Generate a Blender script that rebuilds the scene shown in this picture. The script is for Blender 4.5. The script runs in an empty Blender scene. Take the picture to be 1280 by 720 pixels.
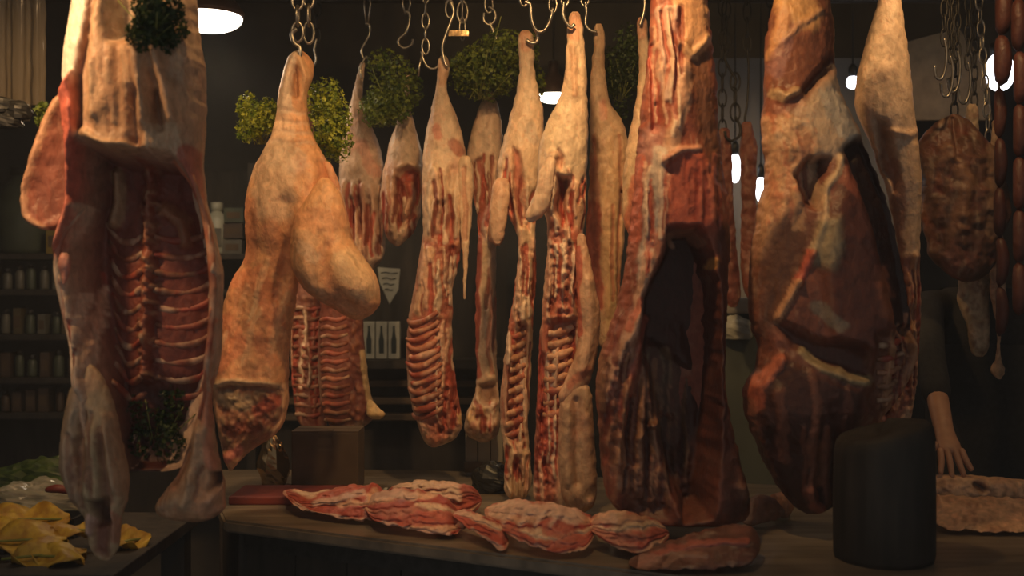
import bpy, bmesh, math, random
import numpy as np
from mathutils import Vector, Matrix
from mathutils.bvhtree import BVHTree

# ------------------------------------------------------------------ camera, world, exposure
SC = bpy.context.scene
COL = SC.collection
F = 1400.0            # focal length in pixels of a 1280 px wide frame
EYE = 1.52
cam_d = bpy.data.cameras.new('camera'); cam = bpy.data.objects.new('camera', cam_d); COL.objects.link(cam)
cam_d.sensor_width = 36.0; cam_d.lens = F / 1280.0 * 36.0
cam.location = (0, 0, EYE); cam.rotation_euler = (math.pi / 2, 0, 0)
cam_d.dof.use_dof = True; cam_d.dof.focus_distance = 2.95; cam_d.dof.aperture_fstop = 2.4
cam_d.clip_start = 0.05
SC.camera = cam
W = bpy.data.worlds.new('night'); SC.world = W; W.use_nodes = True
W.node_tree.nodes['Background'].inputs['Color'].default_value = (1.0, 0.94, 0.86, 1)
W.node_tree.nodes['Background'].inputs['Strength'].default_value = 0.16
SC.view_settings.view_transform = 'Standard'; SC.view_settings.look = 'None'
SC.view_settings.gamma = 1.0; SC.view_settings.exposure = 0.0; SC.view_settings.use_curve_mapping = False
SC.cycles.max_bounces = 6; SC.cycles.use_denoising = True

WARM = (1.0, 0.61, 0.25)
# pendant lamps: x, y, z of the diffuser, radius, light power, light colour  (fixtures are built below)
LAMPS = [(-0.921, 3.40, 2.340, 0.101, 9.0, (1.0, 0.74, 0.46)),
         (0.148, 4.00, 2.205, 0.058, 3.0, (1.0, 0.74, 0.46))]
# unseen reflector lamps clamped above the front of the stall: place, aim, power, cone in degrees, colour
SPOTS = [((0.05, 2.06, 2.62), (0.20, 3.0, 1.98), 52.0, 122, WARM),
         ((-1.16, 1.74, 2.46), (-1.00, 2.30, 1.97), 52.0, 64, (1.0, 0.60, 0.27)),
         ((-0.62, 2.14, 2.62), (-0.62, 2.9, 1.65), 17.0, 96, WARM),
         ((1.10, 2.52, 2.62), (1.02, 3.0, 1.95), 13.0, 108, WARM)]  # last lamp is added, to brighten the leg and strips at the right
LIFT_HAZE = 0.015  # scatter density, there to lift the blacks

rng = np.random.default_rng(7); random.seed(7)

# ------------------------------------------------------------------ small helpers
def P(px, py, Y): return Vector(((px - 640) / F * Y, Y, EYE - (py - 360) / F * Y))

def tag(o, label=None, cat=None, group=None, kind=None):
    if label: o['label'] = label
    if cat: o['category'] = cat
    if group: o['group'] = group
    if kind: o['kind'] = kind
    return o

def empty(name, loc, label=None, cat=None, group=None):
    o = bpy.data.objects.new(name, None); COL.objects.link(o); o.location = loc; o.empty_display_size = 0.05
    return tag(o, label, cat, group)

def wpos(o):
    v = Vector((0, 0, 0))
    while o is not None: v += o.location; o = o.parent
    return v

def mesh_obj(name, verts, faces, mat, parent=None, smooth=True, cols=None, loc=None):
    """verts are world coordinates; the object's origin is at loc (or the parent's place)"""
    off = Vector(loc) if loc is not None else Vector((0, 0, 0))
    base = wpos(parent) if parent is not None else Vector((0, 0, 0))
    if parent is not None and loc is None: off = base
    V = np.asarray(verts, dtype=float) - np.array(off)
    me = bpy.data.meshes.new(name)
    me.from_pydata(V.tolist(), [], [tuple(f) for f in faces])
    if cols is not None:
        a = me.attributes.new('Col', 'FLOAT_COLOR', 'POINT')
        c4 = np.ones((len(V), 4), dtype=np.float32); c4[:, :3] = cols
        a.data.foreach_set('color', c4.ravel())
    me.polygons.foreach_set('use_smooth', [smooth] * len(me.polygons))
    me.materials.append(mat); me.update()
    o = bpy.data.objects.new(name, me); COL.objects.link(o)
    if parent is not None:
        o.parent = parent; o.location = off - base
    else: o.location = off
    return o

def bm_obj(name, bm, mat, parent=None, smooth=False, loc=None):
    bm.verts.index_update()
    v = [tuple(x.co) for x in bm.verts]; f = [[q.index for q in x.verts] for x in bm.faces]
    bm.free()
    return mesh_obj(name, v, f, mat, parent, smooth, None, loc)

def add_box(bm, x0, x1, y0, y1, z0, z1, bev=0.0, rotz=0.0, piv=None):
    m = bmesh.ops.create_cube(bm, size=1.0)
    vs = m['verts']
    for v in vs:
        v.co = Vector((x0 + (v.co.x + .5) * (x1 - x0), y0 + (v.co.y + .5) * (y1 - y0), z0 + (v.co.z + .5) * (z1 - z0)))
    if rotz:
        c = Vector(piv) if piv else Vector(((x0 + x1) / 2, (y0 + y1) / 2, 0))
        R = Matrix.Rotation(rotz, 3, 'Z')
        for v in vs: v.co = R @ (v.co - c) + c
    if bev:
        es = list({e for v in vs for e in v.link_edges})
        bmesh.ops.bevel(bm, geom=es, offset=bev, segments=2, affect='EDGES', profile=0.6)

def box(name, x0, x1, y0, y1, z0, z1, mat, parent=None, bev=0.0, rotz=0.0, loc=None):
    bm = bmesh.new(); add_box(bm, x0, x1, y0, y1, z0, z1, bev, rotz)
    if parent is None and loc is None: loc = ((x0 + x1) / 2, (y0 + y1) / 2, z0)
    return bm_obj(name, bm, mat, parent, False, loc)

def tube_geo(pts, rad, seg=8, closed=False):
    pts = [Vector(p) for p in pts]; n = len(pts)
    rads = rad if isinstance(rad, (list, tuple, np.ndarray)) else [rad] * n
    V, Fc = [], []
    up = None
    for i, p in enumerate(pts):
        a = pts[(i - 1) % n] if (closed or i > 0) else p
        b = pts[(i + 1) % n] if (closed or i < n - 1) else p
        t = (b - a).normalized() if (b - a).length > 1e-9 else Vector((0, 0, 1))
        if up is None:
            up = Vector((0, 1, 0)) if abs(t.y) < 0.9 else Vector((1, 0, 0))
        u = (up - t * up.dot(t))
        u = u.normalized() if u.length > 1e-6 else t.orthogonal().normalized()
        up = u; w = t.cross(u)
        for k in range(seg):
            an = 2 * math.pi * k / seg
            V.append(p + (u * math.cos(an) + w * math.sin(an)) * rads[i])
    m = n if closed else n - 1
    for i in range(m):
        for k in range(seg):
            a, b = i * seg + k, i * seg + (k + 1) % seg
            c, d = ((i + 1) % n) * seg + (k + 1) % seg, ((i + 1) % n) * seg + k
            Fc.append((a, b, c, d))
    if not closed:
        Fc.append(tuple(range(seg))[::-1]); Fc.append(tuple((n - 1) * seg + k for k in range(seg)))
    return V, Fc

def tube(name, pts, rad, mat, parent=None, seg=8, closed=False, cols=None, loc=None):
    V, Fc = tube_geo(pts, rad, seg, closed)
    c = None if cols is None else np.tile(np.array(cols, dtype=float), (len(V), 1))
    return mesh_obj(name, [tuple(v) for v in V], Fc, mat, parent, True, c, loc)

def spline(pts, n):
    """Catmull-Rom through pts"""
    A = np.array([tuple(p) for p in pts], dtype=float)
    A = np.vstack([2 * A[0] - A[1], A, 2 * A[-1] - A[-2]])
    out = []
    for t in np.linspace(0, len(A) - 3 - 1e-6, n):
        i = int(t); u = t - i
        p0, p1, p2, p3 = A[i:i + 4]
        out.append(0.5 * ((2 * p1) + (-p0 + p2) * u + (2 * p0 - 5 * p1 + 4 * p2 - p3) * u * u + (-p0 + 3 * p1 - 3 * p2 + p3) * u ** 3))
    return [Vector(o) for o in out]

def lathe_geo(prof, c, seg=24):
    V, Fc = [], []
    for r, z in prof:
        for k in range(seg):
            a = 2 * math.pi * k / seg
            V.append((c[0] + r * math.cos(a), c[1] + r * math.sin(a), c[2] + z))
    for i in range(len(prof) - 1):
        for k in range(seg):
            Fc.append((i * seg + k, i * seg + (k + 1) % seg, (i + 1) * seg + (k + 1) % seg, (i + 1) * seg + k))
    Fc.append(tuple(range(seg))[::-1]); Fc.append(tuple((len(prof) - 1) * seg + k for k in range(seg)))
    return V, Fc

def lathe(name, prof, c, mat, parent=None, seg=24, loc=None):
    V, Fc = lathe_geo(prof, c, seg)
    return mesh_obj(name, V, Fc, mat, parent, True, None, loc if (loc or parent) else c)

# ------------------------------------------------------------------ numpy noise
def _h(i, j, k, s):
    n = (i * 374761393 + j * 668265263 + k * 2147483647 + s * 1274126177) & 0xffffffff
    n = ((n ^ (n >> 13)) * 1274126177) & 0xffffffff
    return ((n ^ (n >> 16)) & 0xffff) / 32767.5 - 1.0

def vnoise(x, y, z=0.0, s=0):
    x = np.asarray(x, float); y = np.asarray(y, float); z = np.broadcast_to(np.asarray(z, float), x.shape)
    xi, yi, zi = np.floor(x).astype(np.int64), np.floor(y).astype(np.int64), np.floor(z).astype(np.int64)
    fx, fy, fz = x - xi, y - yi, z - zi
    fx, fy, fz = [f * f * (3 - 2 * f) for f in (fx, fy, fz)]
    r = 0
    for a in (0, 1):
        for b in (0, 1):
            for c in (0, 1):
                w = (fx if a else 1 - fx) * (fy if b else 1 - fy) * (fz if c else 1 - fz)
                r = r + w * _h(xi + a, yi + b, zi + c, s)
    return r

def fbm(x, y, z=0.0, s=0, o=3):
    r = 0; a = 1.0; t = 0
    for k in range(o):
        r = r + a * vnoise(x * 2 ** k, y * 2 ** k, z * 2 ** k if np.ndim(z) else z, s + k * 17); t += a; a *= 0.5
    return r / t

# ------------------------------------------------------------------ materials
def nmat(name):
    m = bpy.data.materials.new(name); m.use_nodes = True
    nt = m.node_tree; b = nt.nodes['Principled BSDF']
    return m, nt, b

def plain(name, col, rough=0.6, metal=0.0, noise=0.25, scale=20.0, bump=0.1, spec=0.4, stretch=(1, 1, 1)):
    m, nt, b = nmat(name)
    N = nt.nodes.new; L = nt.links.new
    g = N('ShaderNodeNewGeometry'); mp = N('ShaderNodeMapping'); mp.inputs['Scale'].default_value = stretch
    L(g.outputs['Position'], mp.inputs['Vector'])
    n = N('ShaderNodeTexNoise'); n.inputs['Scale'].default_value = scale; n.inputs['Detail'].default_value = 5
    L(mp.outputs[0], n.inputs['Vector'])
    r = N('ShaderNodeValToRGB'); r.color_ramp.elements[0].position = 0.3; r.color_ramp.elements[1].position = 0.7
    r.color_ramp.elements[0].color = (*[c * (1 - noise) for c in col], 1); r.color_ramp.elements[1].color = (*[min(1, c * (1 + noise)) for c in col], 1)
    L(n.outputs['Fac'], r.inputs['Fac']); L(r.outputs['Color'], b.inputs['Base Color'])
    b.inputs['Roughness'].default_value = rough; b.inputs['Metallic'].default_value = metal
    b.inputs['Specular IOR Level'].default_value = spec
    if bump:
        bp = N('ShaderNodeBump'); bp.inputs['Strength'].default_value = bump; bp.inputs['Distance'].default_value = 0.01
        L(n.outputs['Fac'], bp.inputs['Height']); L(bp.outputs[0], b.inputs['Normal'])
    return m

def meat_material():
    m, nt, b = nmat('meat')
    N = nt.nodes.new; L = nt.links.new
    at = N('ShaderNodeAttribute'); at.attribute_name = 'Col'
    g = N('ShaderNodeNewGeometry')
    mp = N('ShaderNodeMapping'); mp.inputs['Scale'].default_value = (1, 1, 0.7); L(g.outputs['Position'], mp.inputs['Vector'])
    n1 = N('ShaderNodeTexNoise'); n1.inputs['Scale'].default_value = 55; n1.inputs['Detail'].default_value = 6; n1.inputs['Distortion'].default_value = 0.6
    L(mp.outputs[0], n1.inputs['Vector'])
    n2 = N('ShaderNodeTexNoise'); n2.inputs['Scale'].default_value = 190; n2.inputs['Detail'].default_value = 4
    L(mp.outputs[0], n2.inputs['Vector'])
    r1 = N('ShaderNodeMapRange'); r1.inputs['From Min'].default_value = 0.3; r1.inputs['From Max'].default_value = 0.7
    r1.inputs['To Min'].default_value = 0.74; r1.inputs['To Max'].default_value = 1.2; L(n1.outputs['Fac'], r1.inputs['Value'])
    mul = N('ShaderNodeVectorMath'); mul.operation = 'SCALE'
    L(at.outputs['Color'], mul.inputs[0]); L(r1.outputs[0], mul.inputs['Scale'])
    # blood-red flecks and pale sinew in the grain
    r2 = N('ShaderNodeMapRange'); r2.inputs['From Min'].default_value = 0.56; r2.inputs['From Max'].default_value = 0.72
    r2.inputs['To Max'].default_value = 0.45; L(n2.outputs['Fac'], r2.inputs['Value'])
    mx = N('ShaderNodeMixRGB'); mx.blend_type = 'MULTIPLY'; L(r2.outputs[0], mx.inputs['Fac']); L(mul.outputs[0], mx.inputs['Color1'])
    mx.inputs['Color2'].default_value = (0.85, 0.42, 0.34, 1)
    L(mx.outputs[0], b.inputs['Base Color'])
    rr = N('ShaderNodeMapRange'); rr.inputs['To Min'].default_value = 0.34; rr.inputs['To Max'].default_value = 0.62; L(n1.outputs['Fac'], rr.inputs['Value'])
    L(rr.outputs[0], b.inputs['Roughness'])
    b.inputs['Specular IOR Level'].default_value = 0.4
    ad = N('ShaderNodeMath'); ad.operation = 'MULTIPLY_ADD'; L(n2.outputs['Fac'], ad.inputs[0]); ad.inputs[1].default_value = 0.35; L(n1.outputs['Fac'], ad.inputs[2])
    bp = N('ShaderNodeBump'); bp.inputs['Strength'].default_value = 0.45; bp.inputs['Distance'].default_value = 0.006
    L(ad.outputs[0], bp.inputs['Height']); L(bp.outputs[0], b.inputs['Normal'])
    return m

MEAT = meat_material()
def emis(name, col, s):
    m, nt, b = nmat(name)
    b.inputs['Base Color'].default_value = (*col, 1); b.inputs['Emission Color'].default_value = (*col, 1); b.inputs['Emission Strength'].default_value = s
    return m

def leafy(name, c0, c1, trans=0.25):
    m, nt, b = nmat(name)
    N = nt.nodes.new; L = nt.links.new
    g = N('ShaderNodeNewGeometry'); n = N('ShaderNodeTexNoise'); n.inputs['Scale'].default_value = 45; L(g.outputs['Position'], n.inputs['Vector'])
    r = N('ShaderNodeValToRGB'); r.color_ramp.elements[0].position = .35; r.color_ramp.elements[1].position = .65
    r.color_ramp.elements[0].color = (*c0, 1); r.color_ramp.elements[1].color = (*c1, 1)
    L(n.outputs['Fac'], r.inputs['Fac']); L(r.outputs[0], b.inputs['Base Color'])
    b.inputs['Roughness'].default_value = 0.5
    t = N('ShaderNodeBsdfTranslucent'); L(r.outputs[0], t.inputs['Color'])
    mx = N('ShaderNodeMixShader'); mx.inputs[0].default_value = trans
    L(b.outputs[0], mx.inputs[1]); L(t.outputs[0], mx.inputs[2]); L(mx.outputs[0], nt.nodes['Material Output'].inputs['Surface'])
    return m

def clearish(name, col, alpha, rough=0.12):
    m, nt, b = nmat(name)
    N = nt.nodes.new; L = nt.links.new
    b.inputs['Base Color'].default_value = (*col, 1); b.inputs['Roughness'].default_value = rough
    t = N('ShaderNodeBsdfTransparent'); mx = N('ShaderNodeMixShader'); mx.inputs[0].default_value = alpha
    L(t.outputs[0], mx.inputs[1]); L(b.outputs[0], mx.inputs[2]); L(mx.outputs[0], nt.nodes['Material Output'].inputs['Surface'])
    return m

STEEL = plain('hook_steel', (0.42, 0.37, 0.3), 0.32, 0.9, 0.3, 60, 0.1)
DARKMETAL = plain('dark_metal', (0.05, 0.045, 0.04), 0.5, 0.6, 0.3, 40, 0.1)
CEIL = plain('ceiling_boards', (0.06, 0.05, 0.043), 0.8, 0, 0.35, 6, 0.2, stretch=(0.3, 3, 1))
WALL = plain('dark_wall', (0.05, 0.045, 0.04), 0.85, 0, 0.35, 5, 0.2)
FLOOR = plain('floor_concrete', (0.06, 0.055, 0.05), 0.7, 0, 0.3, 7, 0.2)
WOOD = plain('old_wood', (0.12, 0.07, 0.035), 0.6, 0, 0.45, 9, 0.25, stretch=(1, 1, 8))
SHELFWOOD = plain('shelf_wood', (0.1, 0.065, 0.035), 0.6, 0, 0.4, 8, 0.2, stretch=(0.4, 6, 6))
DARKWOOD = plain('dark_wood', (0.035, 0.027, 0.02), 0.65, 0, 0.4, 10, 0.25, stretch=(3, 3, 0.5))
TOP = plain('worn_counter_top', (0.22, 0.17, 0.12), 0.36, 0.25, 0.35, 9, 0.08, stretch=(0.6, 4, 1))
REDB = plain('red_board', (0.16, 0.028, 0.02), 0.5, 0, 0.2, 20, 0.05)
GREYP = plain('grey_panel', (0.3, 0.27, 0.23), 0.6, 0, 0.2, 4, 0.05)
GREENP = plain('green_panel', (0.075, 0.082, 0.065), 0.6, 0, 0.25, 4, 0.05)
PAPER = plain('paper', (0.42, 0.4, 0.32), 0.8, 0, 0.12, 30, 0.05)
INK = plain('ink', (0.03, 0.04, 0.04), 0.8, 0, 0.1, 30, 0)
WHITEPL = plain('white_plastic', (0.42, 0.42, 0.34), 0.4, 0, 0.08, 20, 0)
CARD = plain('cardboard', (0.11, 0.07, 0.04), 0.8, 0, 0.2, 14, 0.1)
CLOTH = plain('dark_cloth', (0.028, 0.026, 0.025), 0.9, 0, 0.25, 60, 0.2)
SKIN = plain('skin', (0.5, 0.26, 0.16), 0.5, 0, 0.12, 40, 0.1)
HAIR = plain('hair', (0.02, 0.014, 0.01), 0.6, 0, 0.3, 90, 0.4)
BLACKPL = plain('black_plastic', (0.018, 0.018, 0.017), 0.4, 0, 0.2, 30, 0.1)
FOIL = plain('copper_foil', (0.5, 0.33, 0.16), 0.22, 0.85, 0.3, 30, 0.3)
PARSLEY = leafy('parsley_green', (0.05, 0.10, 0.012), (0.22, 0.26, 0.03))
LITPARSLEY = leafy('lit_parsley_green', (0.10, 0.17, 0.015), (0.42, 0.44, 0.04))  # same parsley coloured lighter for the bunches in lamplight
SHADEDPARSLEY = leafy('shaded_parsley_green', (0.014, 0.032, 0.006), (0.05, 0.085, 0.012))  # same parsley coloured darker to stand for shade
STEM = plain('green_stem', (0.2, 0.22, 0.05), 0.5, 0, 0.2, 30, 0)
YLEAF = leafy('yellowed_leaf', (0.45, 0.25, 0.03), (0.65, 0.45, 0.05), 0.2)
CELLO = clearish('clear_plastic', (0.6, 0.55, 0.45), 0.3, 0.1)
HANGPL = clearish('hanging_plastic', (0.17, 0.14, 0.10), 0.5, 0.12)
LAMPW = emis('lamp_white', (1.0, 0.9, 0.75), 9.0)
TUBEW = emis('cold_bulb', (0.92, 0.92, 1.0), 7.0)
SHADE = plain('lamp_shade', (0.12, 0.07, 0.05), 0.4, 0.3, 0.1, 20, 0)

# ------------------------------------------------------------------ flesh: lofted bodies shaped by strokes
FAT = (0.72, 0.52, 0.36); SKINP = (0.62, 0.42, 0.29); PALE = (0.74, 0.60, 0.46); PINK = (0.58, 0.22, 0.15)
RED = (0.34, 0.065, 0.04); DRED = (0.17, 0.03, 0.02); DARK = (0.06, 0.018, 0.013); BROWN = (0.22, 0.10, 0.055)
ORANGE = (0.66, 0.36, 0.20); GREY = (0.46, 0.40, 0.34); BONE = (0.7, 0.52, 0.36); TAN = (0.45, 0.29, 0.17)

def seg_dist(qx, qy, pts):
    d = np.full(qx.shape, 1e9)
    if len(pts) == 1: return np.hypot(qx - pts[0][0], qy - pts[0][1])
    for (x0, y0), (x1, y1) in zip(pts[:-1], pts[1:]):
        dx, dy = x1 - x0, y1 - y0; L2 = dx * dx + dy * dy + 1e-9
        t = np.clip(((qx - x0) * dx + (qy - y0) * dy) / L2, 0, 1)
        d = np.minimum(d, np.hypot(qx - x0 - t * dx, qy - y0 - t * dy))
    return d

def poly_mask(qx, qy, poly, soft):
    ins = np.zeros(qx.shape, bool); n = len(poly)
    for i in range(n):
        x0, y0 = poly[i]; x1, y1 = poly[(i + 1) % n]
        c = (y0 > qy) != (y1 > qy)
        xx = x0 + (qy - y0) * (x1 - x0) / (y1 - y0 + 1e-9)
        ins ^= c & (qx < xx)
    d = seg_dist(qx, qy, list(poly) + [poly[0]])
    sd = np.where(ins, d, -d)
    t = np.clip(sd / soft * 0.5 + 0.5, 0, 1)
    return t * t * (3 - 2 * t)

def hermite(xs, ys, q):
    xs = np.asarray(xs, float); ys = np.asarray(ys, float)
    m = np.gradient(ys, xs)
    d = np.diff(ys) / np.diff(xs)
    for i in range(1, len(xs) - 1):
        if d[i - 1] * d[i] <= 0: m[i] = 0
    i = np.clip(np.searchsorted(xs, q) - 1, 0, len(xs) - 2)
    h = xs[i + 1] - xs[i]; t = (q - xs[i]) / h
    return ((1 + 2 * t) * (1 - t) ** 2 * ys[i] + t * (1 - t) ** 2 * h * m[i] + t * t * (3 - 2 * t) * ys[i + 1] + t * t * (t - 1) * h * m[i + 1])

class Flesh:
    """A closed lofted body.  rows: (along, low side, high side[, front m, back m]) traced in frame pixels at depth Y;
    horiz=True lofts along x.  Strokes then shape the front and colour it."""
    def __init__(s, Y, rows, base=FAT, tf=0.85, tmax=0.11, tb=None, horiz=False, nf=46, nb=14, step=2.0, seed=0,
                 lo=0.006, hi=0.0022, edge=1.5, lean=None, tmin=0.006, blot=0.35, pw=0.8, fib=0.4):
        rows = [tuple(r) for r in rows]
        a = np.array([r[0] for r in rows], float)
        n = max(12, int((a[-1] - a[0]) / step))
        q = np.linspace(a[0], a[-1], n)
        lo_ = hermite(a, [r[1] for r in rows], q); hi_ = hermite(a, [r[2] for r in rows], q)
        hw = np.maximum((hi_ - lo_) / 2, 0.8); c = (hi_ + lo_) / 2
        # rounded ends
        e = np.minimum((q - q[0]) / 8.0, (q[-1] - q) / 8.0); e = np.sqrt(np.clip(1 - (1 - np.clip(e, 0.03, 1)) ** 2, 0.03, 1))
        th = np.clip(hw / F * Y * tf, tmin, tmax) * e
        tbk = th if tb is None else np.clip(hw / F * Y * tb, tmin, tmax) * e
        hw = hw * (0.35 + 0.65 * e)
        u = np.linspace(0, math.pi, nf); u = 0.55 * u + 0.45 * np.arccos(np.clip(1 - 2 * np.linspace(0, 1, nf), -1, 1))
        ub = np.linspace(0, math.pi, nb + 2)[1:-1]
        X = np.concatenate([-np.cos(u), np.cos(ub)]); D = np.concatenate([-np.sin(u) ** pw, np.sin(ub) ** pw])
        isf = np.concatenate([np.ones(nf), np.zeros(nb)])
        A, Xg = np.meshgrid(q, X, indexing='ij')
        side = c[:, None] + hw[:, None] * X[None, :]
        dep = np.where(D[None, :] < 0, th[:, None], tbk[:, None]) * D[None, :]
        s.px, s.py = (A, side) if horiz else (side, A)
        s.px = s.px.copy(); s.py = s.py.copy()
        s.Y = Y; s.seed = seed; s.front = np.broadcast_to(isf[None, :], A.shape).copy(); s.D = D
        # keep the strokes off the very rim only a little
        s.fw = s.front * np.clip(np.sin(np.concatenate([u, ub * 0]))[None, :] * 1.6, 0, 1) * np.ones_like(A)
        s.fw[:, nf:] = 0
        s.back = np.max(np.where(D[None, :] > 0, dep, 0), axis=1, keepdims=True) * np.ones_like(A)
        s.dep = dep; s.nr, s.nc = A.shape
        k = 1 / 26.0
        s.nx = s.px + 5 * fbm(s.px * k, s.py * k, seed * 1.7, seed + 3); s.ny = s.py + 5 * fbm(s.px * k, s.py * k, seed * 1.7 + 9, seed + 5)
        edn = edge * fbm(s.px / 9, s.py / 9, seed + 0.3 * dep / 0.02, seed + 8, 3)
        s.px += edn * Xg.__abs__() if not horiz else edn * 0.3
        if horiz: s.py += edn * np.abs(Xg)
        z3 = dep * F / Y
        low = fbm(s.px / 30, s.py / 38, z3 / 30, seed + 11, 3); hig = fbm(s.px / 8, s.py / 11, z3 / 8, seed + 23, 3)
        s.dep = s.dep + (low * lo + hig * hi)
        s.col = np.ones((s.nr, s.nc, 3)) * np.array(base)
        bl = np.clip(fbm(s.px / 22, s.py / 30, z3 / 22, seed + 31, 4) * 2.2 - 0.25, 0, 1) * blot
        s.mix(bl, PINK)
        br = 1 + 0.16 * fbm(s.px / 16, s.py / 30, z3 / 18, seed + 41, 3)
        s.col *= br[..., None]
        s.lean = lean; s.zoff = 0.0
        if fib:
            g1 = fbm(s.nx / 5.0, s.ny / 26, z3 / 9, seed + 71, 3) if not horiz else fbm(s.nx / 26, s.ny / 5.0, z3 / 9, seed + 71, 3)
            g2 = fbm(s.px / 3.2, s.py / 7, z3 / 5, seed + 77, 3)
            gate = np.clip(0.45 + 1.4 * fbm(s.px / 34, s.py / 45, 2.2, seed + 81, 2), 0, 1)
            s.fibre = g1
            s.mix(np.clip(g1 * 2.6 - 0.55, 0, 1) * gate * fib * .8, (0.40, 0.13, 0.075))
            s.mix(np.clip(-g1 * 2.6 - 0.55, 0, 1) * fib * .7, (0.80, 0.62, 0.44))
            s.col *= (1 + 0.22 * fib * g2)[..., None]
            s.dep += s.fw * g1 * 0.0035 * fib
    def mix(s, m, colr):
        s.col = s.col * (1 - m[..., None]) + np.array(colr) * m[..., None]
    def amt(s, f): return s.fw * f
    def r(s, pts, rad, amt):                       # ridge (+ towards the viewer) or groove (-), metres
        d = seg_dist(s.nx * .5 + s.px * .5, s.ny * .5 + s.py * .5, pts)
        s.dep -= s.fw * amt * np.exp(-(d / rad) ** 2); return s
    def c(s, pts, rad, colr, al=1.0, rag=0.35):
        d = seg_dist(s.nx, s.ny, pts)
        d = d * (1 + rag * fbm(s.px / 7, s.py / 10, 3.1, s.seed + 51, 3))
        m = np.clip((1.25 - d / rad) / 0.55, 0, 1); m = m * m * (3 - 2 * m) * al * s.front
        s.mix(m, colr); return s
    def rc(s, pts, rad, amt, colr, al=1.0):
        s.r(pts, rad, amt); s.c(pts, rad * 1.05, colr, al); return s
    def poly(s, pl, soft, amt=0.0, colr=None, al=1.0):
        m = poly_mask(s.nx, s.ny, pl, soft) * s.front
        s.dep -= m * amt * np.clip(s.fw * 1.5, 0, 1)
        if colr is not None: s.mix(m * al, colr)
        return s
    def rough(s, pl, soft, amp, sc=6.0, colr=None, al=0.5):
        m = poly_mask(s.nx, s.ny, pl, soft) * s.fw
        nz = fbm(s.px / sc, s.py / sc, 1.3, s.seed + 61, 3)
        s.dep -= m * amp * nz
        if colr is not None:
            s.mix(np.clip(m * np.clip(nz * 3.0 - .25, 0, 1) * al, 0, 1), colr)
            s.mix(np.clip(m * np.clip(-nz * 3.0 - .3, 0, 1) * al * .8, 0, 1), (0.16, 0.03, 0.02))
        return s
    def strands(s, x0, x1, y0, y1, n, seed=0, pals=((0.74, 0.55, 0.40), (0.42, 0.08, 0.05), (0.66, 0.40, 0.27), (0.24, 0.05, 0.03)), w=2.3, amp=0.007, lean=0.0, al=0.85):
        '''torn sinew and lean: thin pale ridges and red grooves running down'''
        rs = random.Random(seed + s.seed * 13)
        for k in range(n):
            h = (y1 - y0) * rs.uniform(.25, .7); ya = rs.uniform(y0, y1 - h); xa = rs.uniform(x0, x1)
            p = [(min(x1, max(x0, xa + lean * q * h + rs.uniform(-2.5, 2.5))), ya + q * h) for q in (0, .33, .66, 1)]
            i = rs.randrange(len(pals)); ww = w * rs.uniform(.6, 1.4)
            s.r(p, ww, amp if i % 2 == 0 else -amp); s.c(p, ww * .95, pals[i], al, .5)
        return s
    def bands(s, pal, period, al=0.9, wob=0.6):
        '''lean and fat in streaks that run along the cut'''
        t = np.clip((s.py - s.py.min(1, keepdims=True)) / (np.ptp(s.py, 1)[:, None] + 1e-6), 0, 1) * np.ptp(s.py, 1)[:, None].mean()
        u = (t + 0.16 * s.px) / period + wob * fbm(s.px / 24, s.py / 9, 0.7, s.seed + 91, 3) * 2
        i = np.floor(u).astype(int) % len(pal); fr = u - np.floor(u)
        A = np.array(pal)[i]; B = np.array(pal)[(i + 1) % len(pal)]
        w = np.clip((fr - .7) / .3, 0, 1)[..., None]
        m = (s.front * al)[..., None]
        s.col = s.col * (1 - m) + (A * (1 - w) + B * w) * m
        s.dep -= s.fw * 0.004 * np.sin(u * math.pi * 2)
        return s
    def xyz(s):
        dep = np.where(s.front > 0, np.minimum(s.dep, s.back - 0.006), s.dep)
        Yb = s.Y if s.lean is None else s.lean(s.px, s.py)
        Yw = Yb + dep
        # the outline stays where it was traced (at the body's own depth); depth is added along y
        return np.stack([(s.px - 640) / F * Yb, Yw, EYE - (s.py - 360) / F * Yb + s.zoff], -1)
    def build(s, name, parent, mat=None):
        V = s.xyz(); nr, nc = s.nr, s.nc
        c0 = V[0].mean(0); c1 = V[-1].mean(0)
        verts = np.vstack([V.reshape(-1, 3), c0, c1]); cols = np.vstack([s.col.reshape(-1, 3), s.col[0].mean(0), s.col[-1].mean(0)])
        i, j = np.meshgrid(np.arange(nr - 1), np.arange(nc), indexing='ij'); j2 = (j + 1) % nc
        Fq = np.stack([i * nc + j, (i + 1) * nc + j, (i + 1) * nc + j2, i * nc + j2], -1).reshape(-1, 4)
        faces = Fq.tolist()
        a, b = nr * nc, nr * nc + 1
        for k in range(nc):
            faces.append((a, k, (k + 1) % nc)); faces.append((b, (nr - 1) * nc + (k + 1) % nc, (nr - 1) * nc + k))
        s.bvh = BVHTree.FromPolygons([tuple(v) for v in verts], faces)
        s.obj = mesh_obj(name, verts, faces, mat or MEAT, parent, True, np.clip(cols, 0, 1))
        return s.obj
    def hit(s, px, py, off=0.0):
        """point on the front of the body behind pixel (px, py) of its own plane"""
        x = (px - 640) / F * s.Y; z = EYE - (py - 360) / F * s.Y
        h = s.bvh.ray_cast(Vector((x, s.Y - 1.0, z)), Vector((0, 1, 0)))
        y = h[0].y if h[0] is not None else s.Y
        return Vector((x, y - off, z))

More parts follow.
